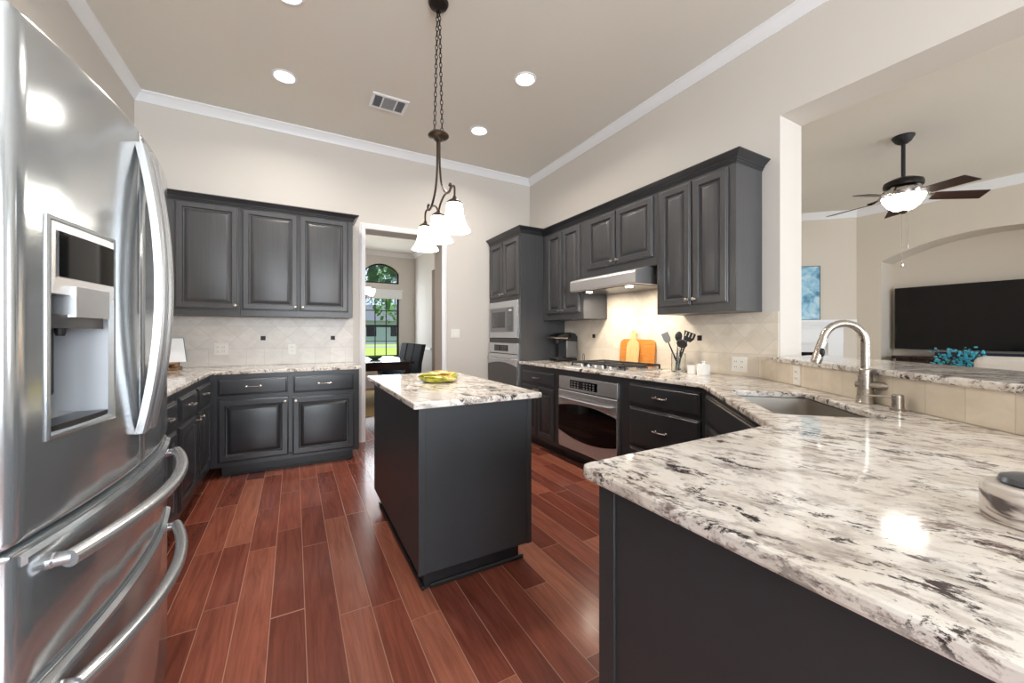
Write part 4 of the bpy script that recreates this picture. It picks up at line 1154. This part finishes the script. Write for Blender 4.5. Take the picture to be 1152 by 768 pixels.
m.rings([[(sx * (a - i), sy * (b - i), h) for sx, sy in ((-1, -1), (1, -1), (1, 1), (-1, 1))] for i, h in ((0, 0), (0, -.005), (.006, -.010), (.028, -.010), (.030, -.002))], cap0=False, cap1=False)
for xx in (-.062, .062): m.box(xx - .006, -b + .028, -.010, xx + .006, b - .028, -.001)
make('frame', m, 'trim', t)
m = MB(); m.box(-a + .02, -b + .02, -.0015, a - .02, b - .02, -.0005); make('duct', m, 'plastic_grey', t)
m = MB()
for i in range(13):
    xx = -.052 + i * .104 / 12; m.box(xx - .0025, -b + .03, -.009, xx + .0025, b - .03, -.002)
for s_ in (-1, 1):
    for i in range(9):
        yy = -b + .035 + i * (2 * b - .07) / 8
        m.rings([[(s_ * .07, yy - .003, -.009), (s_ * .137, yy - .003, -.009), (s_ * .137, yy + .010, -.002), (s_ * .07, yy + .010, -.002)], [(s_ * .07, yy - .001, -.010), (s_ * .137, yy - .001, -.010), (s_ * .137, yy + .012, -.003), (s_ * .07, yy + .012, -.003)]])
make('louvre', m, 'recess', t)

# ------------------------------------------------------------------ pendant over the island
PX, PY = .828, 2.462
t = thing('pendant_light', 'bronze three-shade pendant light hanging over the island', 'pendant light', (PX, PY, ZC))
m = MB(); m.lathe([(0, 0), (.066, 0), (.066, -.006), (.058, -.022), (.035, -.036), (.018, -.044), (.016, -.062), (0, -.064)], (PX, PY, ZC), 28); make('canopy', m, 'bronze_dark', t, True)
zhub = 2.522
def chain(x0, y0, z0_, x1, y1, z1_, name='chain'):
    m = MB(); L = (Vector((x1, y1, z1_)) - Vector((x0, y0, z0_))); n = int(L.length / .030)
    for i in range(n):
        c = Vector((x0, y0, z0_)) + L * ((i + .5) / n); o = i % 2
        pts = []
        for k in range(13):
            a = 2 * PI * k / 12; u_, w_ = .0085 * math.cos(a), .019 * math.sin(a)
            pts.append((c.x + (u_ if o else 0), c.y + (0 if o else u_), c.z + w_))
        m.tube(pts, .0026, 6)
    return make(name, m, 'bronze_dark', t, True)
chain(PX - .004, PY + .008, ZC - .060, PX - .020, PY + .02, zhub + .055); chain(PX + .004, PY - .008, ZC - .060, PX + .018, PY - .02, zhub + .055)
m = MB()
for sx, sy in ((-.020, .02), (.018, -.02)):
    m.tube([(PX + sx + .010 * math.cos(a), PY + sy, zhub + .045 + .013 * math.sin(a)) for a in [2 * PI * i / 14 for i in range(15)]], .0028, 6)
make('hook', m, 'bronze', t, True)
m = MB(); m.lathe([(0, .040), (.018, .038), (.030, .030), (.060, .022), (.068, .014), (.068, .006), (.058, -.002), (.030, -.010), (.020, -.026), (0, -.028)], (PX, PY, zhub), 30); make('hub', m, 'bronze', t, True)
SPC = .293; zs_ = 2.005
def smooth_pts(P, n=8):
    P = [Vector(p) for p in P]; out = []
    for i in range(len(P) - 1):
        p0, p1, p2, p3 = P[max(i - 1, 0)], P[i], P[i + 1], P[min(i + 2, len(P) - 1)]
        for k_ in range(n):
            s_ = k_ / n; out.append(.5 * ((2 * p1) + (-p0 + p2) * s_ + (2 * p0 - 5 * p1 + 4 * p2 - p3) * s_ ** 2 + (-p0 + 3 * p1 - 3 * p2 + p3) * s_ ** 3))
    out.append(P[-1]); return out
for sg in (1, -1):
    m = MB(); P = [(PX, PY + sg * .020, zhub - .01), (PX, PY + sg * .022, 2.40), (PX, PY + sg * .030, 2.30), (PX, PY + sg * .065, 2.19), (PX, PY + sg * .14, 2.115), (PX, PY + sg * .20, 2.10), (PX, PY + sg * .23, 2.118), (PX, PY + sg * .222, 2.142), (PX, PY + sg * .205, 2.135)]
    m.tube(smooth_pts(P), .0075, 8); make('arm', m, 'bronze', t, True)
    m = MB(); P = [(PX, PY + sg * .215, 2.105), (PX, PY + sg * .26, 2.115), (PX, PY + sg * SPC, 2.095), (PX, PY + sg * SPC, 2.03)]
    m.tube(smooth_pts(P), .0065, 8); make('arm', m, 'bronze', t, True)
    m = MB(); P = [(PX, PY + sg * .20, 2.10), (PX, PY + sg * .12, 2.105), (PX, PY + sg * .045, 2.075), (PX, PY + sg * .0, 2.03)]
    m.tube(smooth_pts(P), .0065, 8); make('arm', m, 'bronze', t, True)
for kx_ in (-1, 0, 1):
    c = (PX, PY + kx_ * SPC, 0)
    m = MB(); m.lathe([(0, 2.045), (.010, 2.043), (.014, 2.030), (.030, 2.020), (.046, 2.006), (.047, 1.998), (.030, 1.996), (0, 1.996)], c, 24); f = make('shade_holder', m, 'bronze', t, True)
    m = MB(); m.lathe([(.040, 2.000), (.046, 1.998), (.049, 1.98), (.053, 1.94), (.062, 1.90), (.076, 1.868), (.092, 1.846), (.096, 1.838), (.092, 1.838), (.074, 1.864), (.058, 1.90), (.049, 1.94), (.044, 1.985), (.038, 1.990)], c, 32, cap=False); make('shade', m, 'shade', f, True)
    light('bulb', 'POINT', (0, kx_ * SPC, 1.83 - ZC), 4, (1, .88, .72), size=.05, parent=t)

# ------------------------------------------------------------------ ceiling fan in the living room
FXc, FYc = 5.303, 1.461
t = thing('ceiling_fan', 'dark five-blade ceiling fan with lit glass bowl in the living room', 'ceiling fan', (FXc, FYc, ZL))
C0 = (FXc, FYc, 0)
m = MB(); m.lathe([(0, ZL), (.085, ZL), (.085, ZL - .012), (.060, ZL - .055), (.035, ZL - .075), (.0, ZL - .078)], C0, 24); make('canopy', m, 'black_matte', t, True)
m = MB(); m.tube([(FXc, FYc, ZL - .07), (FXc, FYc, 2.78)], .017, 12); make('downrod', m, 'black_matte', t, True)
m = MB(); m.lathe([(0, 2.80), (.03, 2.795), (.10, 2.770), (.145, 2.745), (.152, 2.715), (.148, 2.695), (.12, 2.685), (0, 2.685)], C0, 32); make('motor', m, 'bronze_dark', t, True)
m = MB(); m.lathe([(.10, 2.685), (.135, 2.67), (.15, 2.64), (.14, 2.615), (.17, 2.605), (.17, 2.595), (0, 2.595)], C0, 32); make('light_fitter', m, 'chrome', t, True)
m = MB(); m.lathe([(.160, 2.600), (.163, 2.592), (.152, 2.560), (.122, 2.51), (.08, 2.472), (.03, 2.455), (0, 2.455)], C0, 32); make('glass_bowl', m, 'bowl', t, True)
m = MB(); m.lathe([(0, 2.456), (.035, 2.455), (.030, 2.440), (.012, 2.428), (0, 2.425)], C0, 16); make('finial', m, 'bronze', t, True)
for k_ in range(5):
    a = math.radians(95 + 72 * k_); ca, sa = math.cos(a), math.sin(a)
    def bp(r, w_, z): return (FXc + ca * r - sa * w_, FYc + sa * r + ca * w_, z)
    m = MB(); secs = []
    for r, w_ in ((.22, .050), (.26, .062), (.38, .067), (.53, .072), (.595, .072), (.603, .068)):
        tw_ = -.016; z = 2.585 - .08 * (r - .15)
        secs.append([bp(r, -w_, z - tw_), bp(r, w_, z + tw_), bp(r, w_, z + tw_ + .006), bp(r, -w_, z - tw_ + .006)])
    m.rings(secs); b = make('blade', m, 'blade', t, True)
    m = MB(); m.rings([[bp(r, -w_, z), bp(r, w_, z), bp(r, w_, z + .006), bp(r, -w_, z + .006)] for r, w_, z in ((.12, .02, 2.690), (.15, .016, 2.672), (.19, .020, 2.606), (.24, .040, 2.590), (.27, .034, 2.586))]); make('blade_iron', m, 'chrome', b, True)
m = MB(); m.tube([(FXc + .05, FYc - .02, 2.46), (FXc + .05, FYc - .02, 2.12)], .0025, 6); m.tube([(FXc + .05, FYc - .02, 2.12), (FXc + .05, FYc - .02, 2.085)], .008, 8); m.tube([(FXc + .035, FYc + .02, 2.46), (FXc + .035, FYc + .02, 1.94)], .0022, 6); m.lathe([(.0, .0), (.012, .01), (.014, .03), (.006, .045), (0, .046)], (FXc + .035, FYc + .02, 1.90), 10); make('pull_chain', m, 'chrome', t, True)
can('recessed ceiling light in the living room beside the opening jamb', 4.62, 2.96, ZL, 11)

# ------------------------------------------------------------------ living room furniture
t = thing('television', 'large black wall television in the arched living room niche', 'television', (XT + .36, 1.50, 1.0))
tx = XT + .30
m = MB(); m.box(tx, .68, 1.0, tx + .045, 2.345, 1.935, .006, 2); b = make('frame', m, 'black', t, True)
m = MB(); m.box(tx - .002, .69, 1.014, tx + .001, 2.335, 1.925); make('screen', m, 'screen', t, True)
m = MB(); m.box(tx + .045, 1.2, 1.2, XT + ND - .001, 1.8, 1.7); make('wall_mount', m, 'black_matte', t, True)
t = thing('media_console', 'dark wooden media console under the television', 'console', (8.05, 1.35, 0))
m = MB(); m.box(7.83, .42, .06, 8.29, 2.24, .86, .005, 1); make('cabinet', m, 'dining_wood', t, True)
m = MB(); m.box(7.80, .38, .86, 8.30, 2.28, .905, .008, 2); make('top', m, 'dining_wood', t, True)
for i in range(4):
    m = MB(); m.box(7.815, .45 + i * .445, .10, 7.83, .87 + i * .445, .82, .003, 1); d = make('door', m, 'dining_wood', t, True)
    m = MB(); m.ball((7.805, .80 + i * .445 - (.30 if i % 2 else 0), .5), .013); make('knob', m, 'chrome', d, True)
for yy in (.5, 2.16):
    for xx in (7.88, 8.24): m = MB(); m.box(xx - .03, yy - .03, 0, xx + .03, yy + .03, .06); make('leg', m, 'dining_wood', t, True)
m = MB(); m.box(7.92, .72, .905, 8.02, 1.86, .975, .012, 2); o = make('soundbar', m, 'navy', loc=(7.97, 1.3, .905), world=True); tag(o, 'long dark blue soundbar on the media console', 'soundbar')
# painting and fireplace on the diagonal wall
t = thing('painting', 'blue and white floral canvas above the mantel, cut by the opening jamb', 'painting', diag(.95, 0, 1.46))
m = MB(); dbox(m, .515, 1.385, .004, .035, 1.465, 2.33); make('canvas', m, 'canvas', t, True)
m = MB(); dbox(m, .508, .515, .002, .040, 1.458, 2.337); dbox(m, 1.385, 1.392, .002, .040, 1.458, 2.337); dbox(m, .515, 1.385, .002, .040, 1.458, 1.465); dbox(m, .515, 1.385, .002, .040, 2.33, 2.337); make('frame', m, 'navy', t, True)
t = thing('fireplace', 'white painted fireplace mantel in the living room corner', 'fireplace', diag(1.0, 0, 0))
m = MB()
for t0, d_, z0_, z1_ in ((.10, .22, 1.41, 1.452), (.14, .18, 1.37, 1.41), (.18, .14, 1.33, 1.37)): dbox(m, t0, 2.0 - t0, .001, d_, z0_, z1_)
make('mantel_shelf', m, 'trim', t, True)
m = MB(); dbox(m, .22, 1.78, .001, .10, 1.08, 1.33); make('frieze', m, 'trim', t, True)
for a, b in ((.22, .42), (1.58, 1.78)): m = MB(); dbox(m, a, b, .001, .09, 0, 1.08); make('pilaster', m, 'trim', t, True)
m = MB(); dbox(m, .42, 1.58, .001, .02, 0, 1.08); make('surround', m, 'trim', t, True)
m = MB(); dbox(m, .56, 1.44, .021, .035, .12, .93); make('firebox', m, 'black', t, True)
m = MB(); dbox(m, .30, 1.70, .101, .50, 0, .10); make('hearth', m, 'granite', t, True)
# sofa (its back to the kitchen) and dried plant
t = thing('sofa', 'oatmeal fabric sofa seen from behind over the bar top', 'sofa', (6.55, .1, 0))
m = MB(); m.box(6.10, -1.0, .10, 6.95, 1.14, .42, .04, 3); make('base', m, 'sofa', t, True)
m = MB(); m.box(6.08, -1.02, .12, 6.34, 1.16, 1.0, .07, 4); make('backrest', m, 'sofa', t, True)
for y0, y1 in ((-1.02, -.82), (.96, 1.16)): m = MB(); m.box(6.16, y0, .12, 6.98, y1, .64, .06, 3); make('armrest', m, 'sofa', t, True)
for y0 in (-.81, .08): m = MB(); m.box(6.345, y0, .42, 6.97, y0 + .87, .56, .05, 3); make('seat_cushion', m, 'sofa', t, True)
for y0 in (-.81, .08): m = MB(); m.box(6.345, y0, .565, 6.52, y0 + .87, .96, .06, 3); make('back_cushion', m, 'sofa', t, True)
for xx in (6.16, 6.88):
    for yy in (-.93, 1.07): m = MB(); m.lathe([(.025, 0), (.03, .10), (0, .10)], (xx, yy, 0), 12); make('leg', m, 'dining_wood', t, True)
PLX, PLY = 6.85, 1.375
t = thing('dried_plant', 'bright teal dried plant in a vase beside the sofa', 'plant', (PLX, PLY, 0))
m = MB(); m.lathe([(.09, 0), (.11, .02), (.13, .25), (.10, .48), (.06, .60), (.075, .66), (.06, .66), (.05, .6), (0, .58)], (PLX, PLY, 0), 24); make('vase', m, 'ceramic', t, True)
m = MB(); lf = MB(); rnd = random.Random(5)
for i in range(34):
    a = rnd.uniform(0, 2 * PI); s_ = rnd.uniform(.05, .26); h = rnd.uniform(.16, .46)
    p0 = Vector((PLX, PLY, .60)); p1 = p0 + Vector((.3 * s_ * math.cos(a), .3 * s_ * math.sin(a), h * .55)); p2 = p0 + Vector((s_ * math.cos(a), s_ * math.sin(a), h))
    m.tube([p0, p1, p2], .004, 5)
    for q in range(16):
        f = rnd.uniform(.35, 1.05); c = p0.lerp(p1, f) if f < .5 else p1.lerp(p2, min(1, (f - .5) * 2))
        c = c + Vector((rnd.gauss(0, .016), rnd.gauss(0, .016), rnd.gauss(0, .016)))
        lf.ball(tuple(c), rnd.uniform(.010, .020), 5, 3, (1, 1, rnd.uniform(.4, 1)))
make('stem', m, 'bark', t, True); o = make('leaves', lf, 'teal_leaf', t, True); o['kind'] = 'stuff'

# ------------------------------------------------------------------ dining room
m = MB(); m.box(.35, 6.05, .001, 2.42, 8.75, .012, .003, 1); tag(make('rug', m, 'rug', loc=(1.4, 7.4, 0.001), world=True), 'tan rug under the dining table', 'rug')
t = thing('dining_table', 'dark polished dining table in the room beyond the opening', 'table', (1.22, 7.4, .012))
m = MB(); m.box(.70, 6.55, .725, 1.78, 8.25, .765, .008, 2); make('tabletop', m, 'dining_wood', t, True)
m = MB(); m.box(.77, 6.62, .62, 1.71, 8.18, .725); make('apron', m, 'dining_wood', t, True)
for xx in (.80, 1.68):
    for yy in (6.65, 8.15): m = MB(); m.rings([[(xx + sx * s_, yy + sy * s_, z) for sx, sy in ((-1, -1), (1, -1), (1, 1), (-1, 1))] for s_, z in ((.032, .0125), (.045, .62))]); make('leg', m, 'dining_wood', t, True)
def chair(loc, rotz, label):
    """dark frame, upholstered seat; faces local +y"""
    t = thing('dining_chair', label, 'chair', loc, rotz, 'dark dining chairs with teal seats')
    for sx in (-1, 1):
        m = MB(); m.box(sx * .20 - .02, .18, 0, sx * .20 + .02, .22, .43); make('leg', m, 'dining_wood', t)
        m = MB(); m.rings([[(sx * .20 + a, y + b, z) for a, b in ((-.02, -.02), (.02, -.02), (.02, .02), (-.02, .02))] for y, z in ((-.24, 0), (-.20, .43))]); make('leg', m, 'dining_wood', t)
    m = MB(); m.box(-.22, -.21, .40, .22, .23, .435); make('seat_frame', m, 'dining_wood', t)
    m = MB(); m.box(-.225, -.19, .435, .225, .235, .495, .02, 3); make('seat', m, 'teal_fabric', t)
    m = MB(); m.rings([[(a, y + b, z) for a, b in ((-.22, -.035), (.22, -.035), (.22, .035), (-.22, .035))] for y, z in ((-.20, .44), (-.22, .7), (-.275, .96), (-.29, 1.03))]); make('backrest', m, 'chair_fabric', t)
    return t
c0 = chair((1.70, 6.92, .0125), PI / 2, 'nearest of the three dark dining chairs on the right of the table')
for y, l in ((7.42, 'middle one of the three dark dining chairs right of the table'), (7.95, 'farthest of the three dark dining chairs on the right of the table')):
    c = copy_tree(c0); c.location = (1.70, y, .0125); c['label'] = l
m = MB(); m.lathe([(.05, 0), (.07, .004), (.12, .035), (.13, .055), (.122, .055), (.06, .012), (0, .010)], (1.28, 7.35, .766), 24); o = make('bowl', m, 'leaf', loc=(1.28, 7.35, .766), world=True); tag(o, 'green bowl on the dining table', 'bowl')
# chandelier
HXc, HYc = 1.00, 7.45
t = thing('chandelier', 'dark chandelier with lit white glass shades over the dining table', 'chandelier', (HXc, HYc, ZD))
m = MB(); m.lathe([(0, 0), (.06, 0), (.05, -.03), (0, -.04)], (HXc, HYc, ZD), 20); make('canopy', m, 'bronze_dark', t, True)
m = MB(); m.tube([(HXc, HYc, ZD - .03), (HXc, HYc, 1.90)], .008, 8); make('stem', m, 'bronze_dark', t, True)
m = MB(); m.lathe([(0, .10), (.02, .09), (.035, .03), (.02, -.04), (.01, -.07), (0, -.08)], (HXc, HYc, 1.85), 16); make('hub', m, 'bronze_dark', t, True)
for k_ in range(5):
    a = math.radians(10 + 72 * k_); ca, sa = math.cos(a), math.sin(a)
    m = MB(); m.tube(smooth_pts([(HXc + ca * r, HYc + sa * r, z) for r, z in ((.02, 1.85), (.08, 1.79), (.17, 1.80), (.235, 1.88), (.24, 1.93))], 6), .007, 8); ar = make('arm', m, 'bronze_dark', t, True)
    m = MB(); m.lathe([(.03, 0), (.045, .012), (.062, .05), (.075, .10), (.080, .125), (.074, .125), (.05, .04), (0, .008)], (HXc + ca * .24, HYc + sa * .24, 1.925), 20); make('shade', m, 'dining_shade', ar, True)
light('chandelier_lamp', 'POINT', (0, 0, 2.15 - ZD), 12, (1, .92, .8), size=.15, parent=t)

# ------------------------------------------------------------------ outside the dining window
m = MB(); m.box(-60, 9.4, -.25, 60, 110, -.12); struct('ground', m, 'lawn')
m = MB(); m.box(-40, 40, -.12, 40, 45, -.10); struct('street', m, 'asphalt')
t = thing('house', 'grey house across the street seen through the dining window', 'house', (8, 56, -.12))
m = MB(); m.box(-2, 52, -.12, 18, 60, 2.9); make('wall', m, 'siding', t, True)
m = MB(); m.rings([[(-2.6, 51.4, 2.9), (18.6, 51.4, 2.9), (18.6, 60.6, 2.9), (-2.6, 60.6, 2.9)], [(1, 55.6, 5.2), (15, 55.6, 5.2), (15, 56.4, 5.2), (1, 56.4, 5.2)]]); make('roof', m, 'roof', t, True)
for xx in (0.5, 3.5, 8, 11): m = MB(); m.box(xx, 51.96, .9, xx + 1.2, 52, 2.2); make('window', m, 'glass_dark', t, True)
def tree(label, x, y, h, r, zc_, mat, seed):
    rnd = random.Random(seed); t = thing('tree', label, 'tree', (x, y, -.12), group='trees outside the dining window')
    m = MB(); m.tube([(x, y, -.12), (x + .1, y, h * .3), (x, y + .1, h * .7)], [.22, .16, .08], 8); make('trunk', m, 'bark', t, True)
    lf = MB()
    for i in range(900):
        a = rnd.uniform(0, 2 * PI); b = rnd.uniform(-1, 1); q = r * rnd.uniform(.35, 1) ** .5
        c = Vector((x + q * math.cos(a) * math.sqrt(1 - b * b), y + q * math.sin(a) * math.sqrt(1 - b * b), zc_ + q * b * .85))
        d = Vector((rnd.gauss(0, 1), rnd.gauss(0, 1), rnd.gauss(0, 1))).normalized(); e = d.orthogonal().normalized(); f = d.cross(e); s_ = rnd.uniform(.10, .24)
        lf.face([lf.bm.verts.new(c + e * s_), lf.bm.verts.new(c + f * s_ * .6), lf.bm.verts.new(c - e * s_), lf.bm.verts.new(c - f * s_ * .6)])
    make('crown', lf, mat, t, True)
tree('leafy tree close outside the dining window', 4.4, 15.0, 6, 2.6, 4.6, 'leaf_dark', 1)
tree('bright tree left of the house beyond the lawn', 5.9, 21, 7, 3.0, 4.0, 'leaf', 2)
tree('tree standing across the lawn before the street', 9.5, 38.0, 8, 3.6, 5.0, 'leaf', 3)
tree('far dark tree behind the house roof', 16, 72, 14, 8.0, 8, 'leaf_dark', 4)
